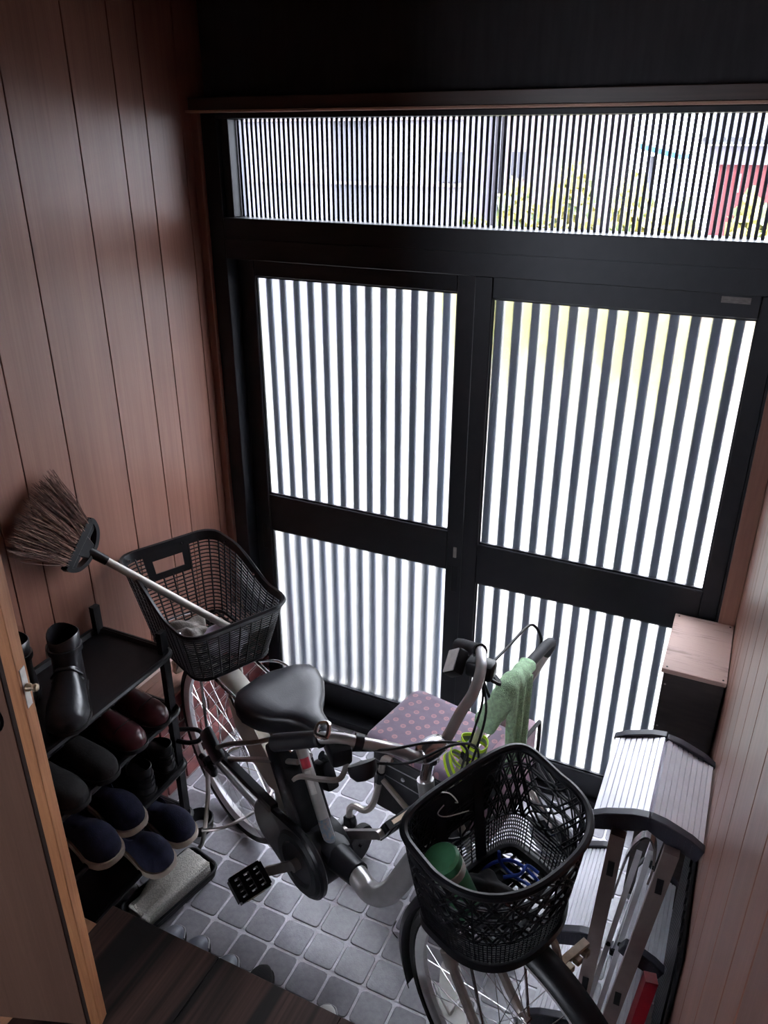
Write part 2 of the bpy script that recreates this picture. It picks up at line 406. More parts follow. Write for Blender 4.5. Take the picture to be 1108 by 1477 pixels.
def solo(name, bm, m, label=None, cat=None, group=None, kind=None, ang=35, smooth=True):
    """a thing that is one mesh; its origin is put at its foot"""
    lo = Vector([min(v.co[k] for v in bm.verts) for k in range(3)]); hi = Vector([max(v.co[k] for v in bm.verts) for k in range(3)])
    org = Vector(((lo.x + hi.x) / 2, (lo.y + hi.y) / 2, lo.z))
    me = finish(name, bm, m, org, ang, smooth)
    o = bpy.data.objects.new(name, me); col.objects.link(o); o.location = org
    ORG[o.name] = org
    return tag(o, label, cat, group, kind)

def shared(name, me, parent, loc, rot=(0, 0, 0), scale=(1, 1, 1)):
    o = bpy.data.objects.new(name, me); col.objects.link(o); o.parent = parent
    o.location = Vector(loc) - ORG.get(parent.name, Vector((0, 0, 0))); o.rotation_euler = rot; o.scale = scale
    return o

# ================================================================== SETTING
XL, XR = -0.43, 1.352          # panelled side walls
YD = 0.888                     # front door plane
ZF = 0.35                      # raised hall floor

# tiled floor
b = BM(); box(b, (-0.336, -0.56, -0.06), (XR, 0.96, -0.0008))
floor = solo('floor', b, 'grout', kind='structure')
def rounded(hx, hy, r, k=3):
    out = []
    for cx, cy, a0 in ((hx - r, hy - r, 0), (-hx + r, hy - r, 90), (-hx + r, -hy + r, 180), (hx - r, -hy + r, 270)):
        for i in range(k):
            a = R(a0 + 90 * i / (k - 1)); out.append((cx + r * math.cos(a), cy + r * math.sin(a)))
    return out
t = BM()
o1 = rounded(.0462, .0462, .011); o2 = rounded(.0442, .0442, .0105)
skin(t, [[(x, y, -.004) for x, y in o1], [(x, y, .0005) for x, y in o1], [(x, y, .002) for x, y in o2]])
tile_me = finish('tile', t, 'tile', None, 20)
for i in range(-4, 14):
    for j in range(-6, 9):
        x0, x1, y0, y1 = i * .1, (i + 1) * .1, j * .1, (j + 1) * .1
        a0, a1, c0, c1 = max(x0, -.336), min(x1, XR), max(y0, -.55), min(y1, .83)
        if a1 - a0 < .02 or c1 - c0 < .02: continue
        shared('tile', tile_me, floor, ((a0 + a1) / 2, (c0 + c1) / 2, random.uniform(-.0006, .0003)), (random.uniform(-.006, .006), random.uniform(-.006, .006), 0), ((a1 - a0) / .1, (c1 - c0) / .1, 1))

# wall planks
def plank_wall(name, X, inward, y0, y1, z0, z1, grooves, gap=.0014):
    b = BM(); box(b, (min(X - inward * .014, X - inward * .06), y0, z0), (max(X - inward * .014, X - inward * .06), y1, z1))
    w = solo(name, b, 'panel_dark', kind='structure')
    g = [y0] + [y for y in sorted(grooves) if y0 < y < y1] + [y1]
    for a, c in zip(g[:-1], g[1:]):
        t = BM(); box(t, (min(X, X - inward * .0138), a + gap, z0), (max(X, X - inward * .0138), c - gap, z1), bev=.0012)
        part('plank', t, 'panel', w)
    return w
gl = [-.12, -.018, .138, .35, .51, .617, .777]
y = -.12
for wd in (.16, .21, .155, .105, .21, .16, .105, .155, .21, .16, .105, .21, .16, .155): y -= wd; gl.insert(0, y)
plank_wall('wall_left', XL, 1, -.60, .90, .43, 2.62, gl)
gr = [.78, .62, .46, .355, .145, -.01, -.17, -.325, -.519, -.68, -.785, -.945, -1.15, -1.31, -1.41, -1.57, -1.78]
plank_wall('wall_right', XR, -1, -2.2, .90, 0.0, 2.62, gr, .0026)

# brick plinth with wooden ledge along the left wall
b = BM(); box(b, (-.60, -.62, -.05), (-.342, .90, .395))
plinth = solo('wall_left_plinth', b, 'brick_grout', kind='structure')
t = BM(); box(t, (-.006, -.0485, -.0275), (.006, .0485, .0275), bev=.0025); brick_me = finish('brick', t, 'brick', None, 30)
for r_ in range(6):
    yy = -.60 + (0.052 if r_ % 2 else 0)
    while yy < .86:
        shared('brick', brick_me, plinth, (-.3405 + random.uniform(-.0008, .0008), yy + .05, .033 + r_ * .0642), (0, 0, 0), (1, 1, 1.0)); yy += .1035
b = BM(); box(b, (-.45, -.60, .396), (-.325, .86, .424), bev=.004); box(b, (-.45, -.60, .424), (-.395, .86, .47), bev=.006)
solo('trim_4', b, 'ledge', kind='structure')

# front wall above and beside the door
b = BM(); box(b, (-.75, .90, 2.235), (1.65, 1.02, 2.75)); solo('wall_front', b, 'upper_wall', kind='structure')
b = BM(); box(b, (XL - .3, .90, -.06), (-.41, 1.02, 2.235)); box(b, (1.325, .90, -.06), (1.65, 1.02, 2.235)); solo('wall_front_side', b, 'upper_wall', kind='structure')
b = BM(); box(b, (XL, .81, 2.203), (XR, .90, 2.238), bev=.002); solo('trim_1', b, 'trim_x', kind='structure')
b = BM(); box(b, (XL, .795, 2.1962), (XR, .90, 2.2028), bev=.001); solo('trim_6', b, 'lit_lip', kind='structure')  # thin strip whose pale colour stands in for the lit lintel underside
b = BM(); box(b, (XL, .815, 0.0), (-.402, .905, 2.196), bev=.002); solo('trim_2', b, 'trim', kind='structure')
b = BM(); box(b, (1.306, .815, 0.0), (XR, .905, 2.196), bev=.002); solo('trim_3', b, 'trim', kind='structure')

# ceiling, hall shell behind the camera
b = BM(); box(b, (-1.6, -3.3, 2.62), (1.65, 1.02, 2.76)); solo('ceiling', b, 'ceiling', kind='structure')
b = BM()
for lo, hi in (((-1.6, -3.3, ZF - .2), (-.75, -3.2, 2.62)), ((.25, -3.3, ZF - .2), (1.65, -3.2, 2.62)), ((-.75, -3.3, ZF - .2), (.25, -3.2, 1.25)), ((-.75, -3.3, 2.05), (.25, -3.2, 2.62))): box(b, lo, hi)
solo('wall_back', b, 'hall', kind='structure')
w2 = thing('added_fill_window', (-.25, -3.25, 1.25), kind='structure')       # unseen window added behind the camera to brighten the foreground door panel
for lo, hi in (((-.75, -3.27, 1.25), (.25, -3.23, 1.29)), ((-.75, -3.27, 2.01), (.25, -3.23, 2.05)), ((-.75, -3.27, 1.29), (-.71, -3.23, 2.01)), ((.21, -3.27, 1.29), (.25, -3.23, 2.01)), ((-.27, -3.27, 1.29), (-.23, -3.23, 2.01))):
    t = BM(); box(t, lo, hi, bev=.003); part('frame_bar', t, 'alum', w2)
for x0, x1 in ((-.71, -.27), (-.23, .21)):
    t = BM(); t.faces.new([t.verts.new(p) for p in ((x0, -3.25, 1.29), (x1, -3.25, 1.29), (x1, -3.25, 2.01), (x0, -3.25, 2.01))]); part('pane', t, 'clear', w2, smooth=False)
b = BM(); box(b, (-1.6, -3.2, ZF - .2), (-1.5, -.5, 2.62)); box(b, (-1.5, -.60, ZF - .2), (XL - .06, -.5, 2.62)); solo('wall_hall_left', b, 'hall', kind='structure')
b = BM(); box(b, (XR + .012, -3.2, ZF - .1), (1.65, -2.2, 2.62)); solo('wall_hall_right', b, 'hall', kind='structure')

# raised hall floor: dark boards with an overhanging nose, riser set back
b = BM(); box(b, (.035, -3.2, ZF - .16), (XR, -.56, ZF - .031)); box(b, (.06, -.60, -.05), (XR, -.565, ZF - .16))
hallf = solo('floor_raised', b, 'box_front', kind='structure')
x = .035
while x < XR - .02:
    x2 = min(x + .33, XR)
    t = BM(); box(t, (x + .0004, -3.2, ZF - .03), (x2 - .0004, -.387, ZF), bev=.0015); part('board', t, 'step_wood', hallf); x = x2
b = BM(); box(b, (-1.5, -3.2, ZF - .16), (.034, -.64, ZF - .042)); box(b, (-.43, -.64, ZF - .16), (.034, -.44, ZF - .042))
hf2 = solo('floor_side', b, 'box_front', kind='structure')
for k in range(5):
    t = BM(); box(t, (-.43 + k * .0926 + .0006, -3.2, ZF - .041), (-.43 + (k + 1) * .0926 - .0006, -.435, ZF - .02), bev=.001); part('board', t, 'hall_floor', hf2)

# sliding partition door in the foreground
DM = Matrix.Translation(Vector((.2265, -.622, 0))) @ Matrix.Rotation(R(20), 4, 'Z')
d3 = thing('door_3', DM @ Vector((-.33, 0, ZF)), kind='structure')
def leaf(name, lo, hi, m, bev=0.0):
    b = BM(); box(b, lo, hi, DM, bev); return part(name, b, m, d3)
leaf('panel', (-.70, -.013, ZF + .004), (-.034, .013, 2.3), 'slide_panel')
leaf('rebate', (-.034, -.0105, ZF + .004), (-.010, .0105, 2.3), 'rebate')
leaf('edge_stile', (-.022, -.0155, ZF + .004), (0, .0155, 2.3), 'slide_edge', .0012)
b = BM(); lathe(b, [(.0, .002), (.028, .002), (.034, .0), (.038, .004), (.042, .0)], DM @ Vector((-.088, -.0132, 1.200)), DM.to_3x3() @ Vector((0, -1, 0)), 28); part('pull', b, 'black_plastic', d3)
b = BM(); lathe(b, [(.0, .022), (.006, .021), (.0075, .017), (.0055, .012), (.0075, .006), (.0075, 0)], DM @ Vector((0, 0, 1.262)), DM.to_3x3() @ Vector((1, 0, 0)), 14); part('latch_knob', b, 'brass', d3)
leaf('latch_plate', (-.0005, -.008, 1.222), (.0012, .008, 1.302), 'sticker_white', .0004)

# ------------------------------------------------------------------ front doors (black aluminium, frosted panes, lattice)
def lattice_door(name, yc, x0, x1, g0, g1, first, pitch):
    """yc: depth centre; g0..g1: glass opening"""
    d = thing(name, ((x0 + x1) / 2, yc, 0.0), kind='structure')
    zt, zu0, zl1, zb = 1.716, .928, .783, .130
    ya, yb = yc - .016, yc + .016
    for a, c in ((x0, g0), (g1, x1)):
        b = BM(); box(b, (a, ya, .03), (c, yb, 1.775), bev=.003); part('stile', b, 'alum', d)
    for a, c in ((.03, zb), (zl1, zu0), (zt, 1.775)):
        b = BM(); box(b, (g0, ya + .002, a), (g1, yb - .002, c), bev=.002); part('rail', b, 'alum', d)
    for a, c in ((zu0, zt), (zb, zl1)):
        b = BM(); v = [b.verts.new(p) for p in ((g0, yc + .002, a), (g1, yc + .002, a), (g1, yc + .002, c), (g0, yc + .002, c))]; b.faces.new(v)
        part('pane', b, 'frost', d, smooth=False)
        bd = BM()
        for p in ((g0, a), (g0, c - .006)): box(bd, (p[0], yc - .006, p[1]), (g1, yc + .001, p[1] + .006))
        for p in ((g0, a), (g1 - .004, a)): box(bd, (p[0], yc - .006, a), (p[0] + .004, yc + .001, c))
        part('glazing_bead', bd, 'alum', d, smooth=False)
    xx = g0 + first
    bar = BM(); box(bar, (-.0132, -.009, .12), (.0132, .009, 1.73), bev=.002); bar_me = finish('lattice_bar', bar, 'alum_bar', None, 30)
    while xx < g1 + .005:
        shared('lattice_bar', bar_me, d, (xx, yc + .029, 0)); xx += pitch
    return d
d1 = lattice_door('door_1', .905, -.345, .520, -.2815, .4305, .033, .0530)
d2 = lattice_door('door_2', .855, .502, 1.300, .556, 1.2495, .0135, .0534)
b = BM(); box(b, (.456, .8865, .835), (.468, .8895, .875), bev=.001); part('pull_plate', b, 'dull_steel', d1)
b = BM(); box(b, (.452, .8875, .70), (.474, .8895, .80), bev=.001); part('finger_pull', b, 'black_plastic', d1)
b = BM(); box(b, (1.157, .8375, 1.752), (1.226, .8392, 1.768)); part('maker_label', b, 'plate_grey', d2)
b = BM(); box(b, (-.318, .8865, .70), (-.300, .8895, .80), bev=.001); part('finger_pull', b, 'black_plastic', d1)

# frame around doors and transom
fr = thing('trim_5', (.45, .89, 0), kind='structure')
for nm, lo, hi in (('jamb', (-.402, .83, 0), (-.345, .95, 2.196)), ('jamb', (1.2995, .83, 0), (1.31, .95, 2.196)), ('header', (-.345, .83, 2.181), (1.30, .95, 2.196)),
                   ('transom_bar', (-.345, .828, 1.775), (1.30, .95, 1.900)), ('sill', (-.345, .822, 0), (1.30, .96, .03)), ('transom_stile', (-.345, .85, 1.9), (-.317, .94, 2.181)), ('transom_stile', (1.268, .85, 1.9), (1.30, .94, 2.181))):
    b = BM(); box(b, lo, hi, bev=.002); part(nm, b, 'alum', fr)
b = BM(); box(b, (-.345, .824, 1.83), (1.30, .8275, 1.838)); part('track_lip', b, 'alum', fr)
# transom
w1 = thing('window_1', (.48, .89, 1.9), kind='structure')
b = BM(); v = [b.verts.new(p) for p in ((-.317, .888, 1.9), (1.268, .888, 1.9), (1.268, .888, 2.181), (-.317, .888, 2.181))]; b.faces.new(v); part('pane', b, 'clear', w1, smooth=False)
sl = BM(); box(sl, (-.0044, -.003, 1.9), (.0044, .003, 2.181), bev=.001); slat_me = finish('slat', sl, 'alum_bar', None, 30)
x = -.311
while x < 1.266: shared('slat', slat_me, w1, (x, .897, 0)).location.z = -1.9; x += .0165

# ------------------------------------------------------------------ outside
b = BM(); box(b, (-14, 1.03, -.25), (14, 24, -.12)); box(b, (-14, -14, -.25), (14, 1.03, -.13)); solo('ground', b, 'out_ground', kind='structure')
nh = thing('neighbour_house', (-5.5, 7.5, -.12), 'pale house across the yard, seen through the slatted transom', 'house')
b = BM(); box(b, (-9, 7.5, -.12), (-1.95, 11, 5)); part('wall', b, 'out_wall', nh)
for x0, x1, z0, z1 in ((-3.55, -3.14, -.1, 2.9), (-2.25, -2.0, 1.75, 2.05)):
    b = BM(); box(b, (x0, 7.44, z0), (x1, 7.52, z1)); part('shutter', b, 'out_grey', nh)
b = BM(); box(b, (-9, 7.38, 1.70), (-1.95, 7.5, 1.73)); part('ledge', b, 'out_pink', nh)
b = BM(); box(b, (-9, 7.30, 2.36), (-1.95, 7.5, 2.62)); part('eave', b, 'out_pink', nh)
ph = thing('garden_shed', (-1.2, 8.2, -.12), 'pink beige outbuilding behind the yellow shrubs', 'shed')
b = BM(); box(b, (-1.72, 8.2, -.12), (-.66, 10, 2.9)); part('wall', b, 'out_pink', ph)
b = BM(); box(b, (-1.64, 8.17, 1.76), (-1.46, 8.2, 2.05)); part('window', b, 'out_grey', ph)
b = BM(); box(b, (-1.80, 8.0, 2.9), (-.6, 10.2, 3.0)); part('roof', b, 'out_roof', ph)
rh = thing('red_walled_house', (.9, 9.5, -.12), 'red walled house with grey tiled roof beyond the garden', 'house')
b = BM(); box(b, (.50, 9.5, -.12), (1.9, 12, 1.92)); part('wall', b, 'out_red', rh)
b = BM(); box(b, (.36, 9.40, 1.92), (2.0, 9.6, 2.12)); part('fascia', b, 'out_wall', rh)
b = BM()
prism(b, [(0, 0), (0, .05), (1.6, .75), (1.6, .7)], (.28, 9.15, 2.13), (0, 1, 0), (0, 0, 1), (1, 0, 0), 1.9); rf = part('roof', b, 'out_roof', rh)
for k in range(20):
    t = BM(); tube(t, [(.33 + k * .095, 9.14, 2.185), (.33 + k * .095, 10.76, 2.90)], .028, 6); part('ridge_tile', t, 'out_roof', rf)
b = BM(); box(b, (.72, 9.46, 1.62), (.76, 9.5, 1.82)); part('meter_box', b, 'out_wall', rh)
b = BM(); prism(b, [(0, 0), (.40, -.095), (.40, -.045), (0, .05)], (-.13, 7.5, 2.085), (1, 0, 0), (0, 0, 1), (0, 1, 0), .8); solo('blue_tarp', b, 'out_blue', 'bright blue tarp roof above the yellow shrubs', 'tarp')
for px_, lab in ((-.05, 'thin post under the pink side of the blue tarp'), (.20, 'thin post under the blue tarp, toward the red walled house')):
    b = BM(); tube(b, [(px_, 7.9, -.12), (px_, 7.9, 1.95 if px_ > 0 else 2.02)], .02, 6); solo('tarp_post', b, 'out_grey', lab, 'post')
def shrub(x, y, h, r, n, label):
    s = thing('flowering_shrub', (x, y, -.12), label, 'shrub', 'shrubs in the garden outside')
    b = BM()
    for k in range(5):
        a = k * 1.257; tube(b, [(x, y, -.12), (x + .1 * math.cos(a), y + .1 * math.sin(a), h * .5), (x + r * .6 * math.cos(a), y + r * .6 * math.sin(a), h * .85)], [.02, .014, .006], 5)
    part('stem', b, 'bark', s)
    rg = random.Random(int(x * 100))
    for nm, mm, cnt in (('leaves', 'leaf_green', int(n * .7)), ('blossoms', 'leaf_yellow', n * 2)):
        b = BM()
        for k in range(cnt):
            while True:
                p = Vector((rg.uniform(-1, 1), rg.uniform(-1, 1), rg.uniform(-1, 1)))
                if .35 < p.length < 1: break
            c = Vector((x + p.x * r, y + p.y * r * 1.6, h * .55 + p.z * h * .47))
            q = Euler((rg.uniform(0, 6), rg.uniform(0, 6), rg.uniform(0, 6))).to_matrix()
            e = rg.uniform(.03, .06)
            b.faces.new([b.verts.new(c + q @ Vector(w) * e) for w in ((-1, -.6, 0), (1, -.6, 0), (1, .6, 0), (-1, .6, 0))])
        tag(part(nm, b, mm, s, smooth=False), kind='stuff')
for x, y, h, r, n, lab in ((-1.42, 6.3, 1.50, .24, 420, 'low yellow shrub in front of the pale house end wall'), (-.90, 6.0, 1.80, .25, 520, 'yellow green shrub in front of the pink outbuilding'), (-.38, 5.8, 1.97, .25, 560, 'tall yellow green shrub beside the pink outbuilding'),
                           (.12, 5.9, 1.90, .22, 520, 'yellow green shrub under the blue tarp'), (.60, 5.0, 1.72, .20, 480, 'bright yellow shrub in front of the red walled house'), (1.06, 5.2, 1.80, .19, 480, 'bright yellow shrub past the red walled house, tallest there')):
    shrub(x, y, h, r, n, lab)

# ================================================================== BICYCLE
BH = Vector((-.046, .238, 0)); TH = R(-24.3)
BDIR = Vector((math.cos(TH), math.sin(TH), 0)); BN = Vector((math.sin(TH), -math.cos(TH), 0)); UP = Vector((0, 0, 1))
def B(s, r, z): return BH + BDIR * s + BN * r + UP * z      # along the bicycle, to its right, up
WR = .322
bike = thing('bicycle', B(.6, 0, 0), 'silver electric city bicycle with black baskets front and rear', 'bicycle')

def wheel(name, s, rim_m):
    c = B(s, 0, WR)
    b = BM(); tube(b, [c + (BDIR * math.cos(a) + UP * math.sin(a)) * (WR - .019) for a in [2 * math.pi * k / 64 for k in range(64)]], .019, 8, closed=True)
    w = part(name, b, 'rubber', bike)
    b = BM()
    prof = [(-.014, -.040), (-.015, -.026), (.015, -.026), (.014, -.040), (.006, -.050), (-.006, -.050)]
    skin(b, [[c + (BDIR * math.cos(a) + UP * math.sin(a)) * (WR + q) + BN * p for p, q in prof] for a in [2 * math.pi * k / 64 for k in range(64)]], loop=True)
    part('rim', b, rim_m, w)
    b = BM(); lathe(b, [(.006, -.07), (.006, -.045), (.022, -.045), (.022, -.038), (.013, -.034), (.013, .034), (.022, .038), (.022, .045), (.006, .045), (.006, .075)], c, BN, 14); part('hub', b, 'steel', w)
    for k in range(32):
        a = 2 * math.pi * (k + .5) / 32; sd = .04 if k % 2 else -.04
        a2 = a + (R(72) if (k // 2) % 2 else -R(72))
        t = BM(); tube(t, [c + (BDIR * math.cos(a2) + UP * math.sin(a2)) * .021 + BN * sd, c + (BDIR * math.cos(a) + UP * math.sin(a)) * (WR - .048)], .0012, 4)
        part('spoke', t, 'steel', w)
    return w
wheel('rear_wheel', 0, 'rim_white'); wheel('front_wheel', 1.196, 'rim_white')

def guard(name, s, rad, a0, a1, hw, m, n=40):
    c = B(s, 0, WR); b = BM(); rings = []
    for k in range(n + 1):
        a = R(a0 + (a1 - a0) * k / n); e = BDIR * math.cos(a) + UP * math.sin(a)
        pr = [(-hw, -.022), (-hw * .75, -.006), (0, 0), (hw * .75, -.006), (hw, -.022), (hw * .97, -.024), (hw * .72, -.009), (0, -.003), (-hw * .72, -.009), (-hw * .97, -.024)]
        rings.append([c + e * (rad + q) + BN * p for p, q in pr])
    skin(b, rings); return part(name, b, m, bike, 50)
guard('rear_mudguard', 0, WR + .028, -5, 150, .034, 'cream'); guard('front_mudguard', 1.196, WR + .026, 25, 205, .031, 'black_plastic')
b = BM(); c = B(0, 0, WR); e = BDIR * math.cos(R(152)) + UP * math.sin(R(152))
box(b, (-.03, -.012, -.025), (.03, .012, .025), Matrix.Translation(c + e * (WR + .03)) @ Matrix.Rotation(TH + math.pi / 2, 4, 'Z'), .005); part('rear_reflector', b, 'tan', bike)

# cream dress guard plate beside the rear wheel
def plate(name, pts, off, th, m, bev=.0):
    b = BM(); prism(b, pts, B(0, off, 0), BDIR, UP, BN, th, bev); return part(name, b, m, bike)
plate('dress_guard', [(.10, .615), (.235, .60), (.325, .52), (.36, .43), (.30, .42), (.22, .46), (.13, .53)], .042, .003, 'cream')
# frame
fb = BM()
tube(fb, sm([B(.955, 0, .80), B(.925, 0, .69), B(.86, 0, .545), B(.785, 0, .395), B(.715, 0, .332), B(.64, 0, .345), B(.55, 0, .33)], 6), .0295, 14)
frame = part('frame', fb, 'silver', bike)
b = BM(); tube(b, [B(.955, 0, .60), B(.905, 0, .86)], .019, 14); part('head_tube', b, 'silver', bike)
b = BM(); tube(b, [B(.548, 0, .35), B(.415, 0, .62)], .0165, 14); part('seat_tube', b, 'silver', bike)
b = BM(); tube(b, [B(.415, 0, .62), B(.38, 0, .698)], .0125, 12); part('seat_post', b, 'steel', bike)
for s_ in (-1, 1):
    b = BM(); tube(b, sm([B(.43, s_ * .02, .585), B(.30, s_ * .05, .52), B(0, s_ * .062, WR)], 4), .008, 8); part('seat_stay', b, 'silver', bike)
    b = BM(); tube(b, sm([B(.48, s_ * .035, .30), B(.25, s_ * .055, .305), B(0, s_ * .062, WR)], 4), .011, 8); part('chain_stay', b, 'silver', bike)
# stickers on the seat tube
def on_seat(u0, u1, ang0, ang1, rad, m, name):
    p0, p1 = B(.548, 0, .35), B(.415, 0, .62); ax = (p1 - p0).normalized(); ex = BN; ey = ax.cross(ex)
    b = BM(); skin(b, [[p0.lerp(p1, u0 + (u1 - u0) * i / 6) + (ex * math.cos(R(ang0 + (ang1 - ang0) * j / 8)) + ey * math.sin(R(ang0 + (ang1 - ang0) * j / 8))) * rad for j in range(9)] for i in range(7)], closed_ring=False)
    return part(name, b, m, bike)
# motor and bottom bracket cover
b = BM(); tube(b, [B(.50, -.05, .30), B(.50, .05, .30)], .085, 24); box(b, (-.10, -.045, -.05), (.06, .045, .055), Matrix.Translation(B(.52, 0, .325)) @ Matrix.Rotation(TH, 4, 'Z') @ Matrix.Rotation(R(10), 4, 'Y'), .02, 2); part('motor_cover', b, 'black_plastic', bike)
b = BM(); tube(b, [B(.575, 0, .338), B(.66, 0, .347)], [.040, .034], 16); part('frame_collar', b, 'black_plastic', bike)
# battery behind the seat tube
ax = (B(.415, 0, .62) - B(.548, 0, .35)).normalized(); bx = BDIR - ax * BDIR.dot(ax); bx.normalize()
bm_ = Matrix((bx, BN, ax)).transposed().to_4x4(); bm_.translation = B(.428, 0, .475)
b = BM(); box(b, (-.075, -.052, -.165), (.012, .052, .150), bm_, .016, 2); bat = part('battery', b, 'black_plastic', bike)
b = BM(); box(b, (-.06, -.030, .150), (-.01, .030, .175), bm_, .008, 2); part('battery_handle', b, 'black_matte', bat)
b = BM(); box(b, (-.045, .0522, -.10), (.0, .0535, .10), bm_, .0005); part('battery_label', b, 'grey_plastic', bat)
b = BM(); box(b, (-.020, -.085, -.03), (.045, -.045, .055), bm_, .010, 2); tube(b, [bm_ @ Vector((.03, -.085, .05)), bm_ @ Vector((.03, -.062, .075))], .014, 10); lk = part('key_lock', b, 'black_plastic', bike)
# chain case: black nose round the crank, clear grey tail to the hub
def stadium(s0, z0, r0, s1, z1, r1, n=14):
    dx, dz = s1 - s0, z1 - z0; L = math.hypot(dx, dz); a = math.atan2(dz, dx); k = math.acos((r0 - r1) / L)
    o = [(s0 + r0 * math.cos(a + k + (2 * math.pi - 2 * k) * i / n), z0 + r0 * math.sin(a + k + (2 * math.pi - 2 * k) * i / n)) for i in range(n + 1)]
    o += [(s1 + r1 * math.cos(a - k + 2 * k * i / n), z1 + r1 * math.sin(a - k + 2 * k * i / n)) for i in range(n + 1)]
    return o
b = BM(); prism(b, stadium(.33, .312, .075, .49, .295, .112), B(0, .052, 0), BDIR, UP, BN, .024, .006); cc = part('chain_case', b, 'black_plastic', bike)
b = BM(); tube(b, sm([B(.36, .064, .392), B(.18, .064, .384), B(0, .064, .375), B(-.05, .064, .345)], 5), 0, flat=(.012, .012, UP)); part('upper_guard', b, 'black_plastic', cc)
b = BM(); tube(b, sm([B(.34, .064, .236), B(.18, .064, .248), B(0, .064, .268), B(-.05, .064, .30)], 5), 0, flat=(.012, .010, UP)); part('lower_guard', b, 'grey_plastic', cc)
b = BM(); prism(b, stadium(-.03, .325, .052, .34, .308, .078), B(0, .0765, 0), BDIR, UP, BN, .002, .0005); part('clear_cover', b, 'grey_plastic', cc)
b = BM(); lathe(b, [(.062, .0), (.070, .008), (.092, .008), (.10, .0)], B(.49, .076, .295), BN, 32); part('chain_ring_trim', b, 'black_matte', cc)
b = BM(); tube(b, sm([B(-.02, .08, .375), B(.18, .08, .385), B(.36, .08, .393)], 4), .007, 6); part('cover_edge', b, 'grey_plastic', cc)
# cranks and pedals
def crank(sd, ds, dz):
    a, e = B(.487, sd * .083, .293), B(.487 + ds, sd * .105, .293 + dz)
    b = BM(); tube(b, [a, e], 0, flat=(.013, .007, BN)); tube(b, [a - BN * .012 * sd, a + BN * .014 * sd], .017, 12); tube(b, [e - BN * .009, e + BN * .009], .014, 12)
    c = part('crank_arm', b, 'dull_steel', bike)
    p0 = e + BN * sd * .062
    b = BM()
    q = (BDIR * .85 - UP * .5).normalized() if sd > 0 else (BDIR * .45 + UP * .9).normalized()
    for u in (-.034, .034):
        tube(b, [p0 + q * u - BN * .048, p0 + q * u + BN * .048], 0, flat=(.012, .006, q))
    for r_ in (-.046, -.016, .016, .046): tube(b, [p0 - q * .034 + BN * r_, p0 + q * .034 + BN * r_], 0, flat=(.012, .0075, BN))
    tube(b, [p0 - BN * .05, p0 + BN * .05], .009, 8)
    for u in (-.017, .017): tube(b, [p0 + q * u - BN * .048, p0 + q * u + BN * .048], 0, flat=(.008, .0055, q))
    pd = part('pedal', b, 'black_plastic', bike)
    for u in (-1, 1):
        b = BM(); tube(b, [p0 + q * u * .0405 - BN * .03, p0 + q * u * .0405 + BN * .03], 0, flat=(.006, .0015, q)); part('reflector', b, 'tan', pd)
crank(1, -.122, -.118); crank(-1, .138, .098)
# carrier
b = BM()
zc = .684
tube(b, sm([B(.20, .062, zc - .02), B(.16, .068, zc), B(-.25, .068, zc), B(-.30, .05, zc), B(-.30, -.05, zc), B(-.25, -.068, zc), B(.16, -.068, zc), B(.20, -.062, zc - .02)], 4), .0055, 8)
for s_ in (-.2, -.08, .04): tube(b, [B(s_, -.068, zc), B(s_, .068, zc)], .004, 6)
tube(b, sm([B(.08, -.068, zc), B(.12, -.125, zc - .005), B(.19, -.135, zc - .01), B(.235, -.10, zc - .01), B(.245, .0, zc - .01), B(.235, .08, zc - .01), B(.16, .068, zc)], 5), .0045, 8)
for sd in (-1, 1): tube(b, [B(-.02, sd * .068, zc), B(0, sd * .075, WR)], .005, 6); tube(b, [B(.20, sd * .062, zc - .02), B(.40, sd * .02, .60)], .005, 6)
part('carrier', b, 'steel', bike)
# hub bracket, gear lever rod, stand
b = BM(); box(b, (-.055, -.014, -.035), (.055, .014, .04), Matrix.Translation(B(.06, .093, .435)) @ Matrix.Rotation(TH, 4, 'Z') @ Matrix.Rotation(R(40), 4, 'Y'), .012, 2); part('hub_lock', b, 'black_plastic', bike)
b = BM(); tube(b, [B(.0, .066, WR), B(.0, .098, WR)], .018, 10); tube(b, [B(.0, .098, WR), B(.0, .103, WR)], .010, 6); box(b, (-.05, -.012, -.02), (.05, .010, .02), Matrix.Translation(B(-.01, .082, .30)) @ Matrix.Rotation(TH, 4, 'Z'), .008); part('hub_bracket', b, 'black_plastic', bike)
b = BM(); tube(b, sm([B(.10, .095, .455), B(.19, .095, .53), B(.30, .08, .60), B(.37, .03, .64)], 5), .007, 8); part('lock_rod', b, 'dull_steel', bike)
b = BM()
tube(b, sm([B(-.01, .085, .31), B(.0, .10, .18), B(.005, .135, .03), B(.012, .157, .005)], 5), .0075, 8)
tube(b, sm([B(-.01, -.085, .31), B(.0, -.10, .18), B(.005, -.135, .03), B(.012, -.157, .005)], 5), .0075, 8)
tube(b, sm([B(.003, .135, .06), B(.05, .08, .075), B(.06, 0, .078), B(.05, -.08, .075), B(.003, -.135, .06)], 5), .006, 8)
part('stand', b, 'dull_steel', bike)
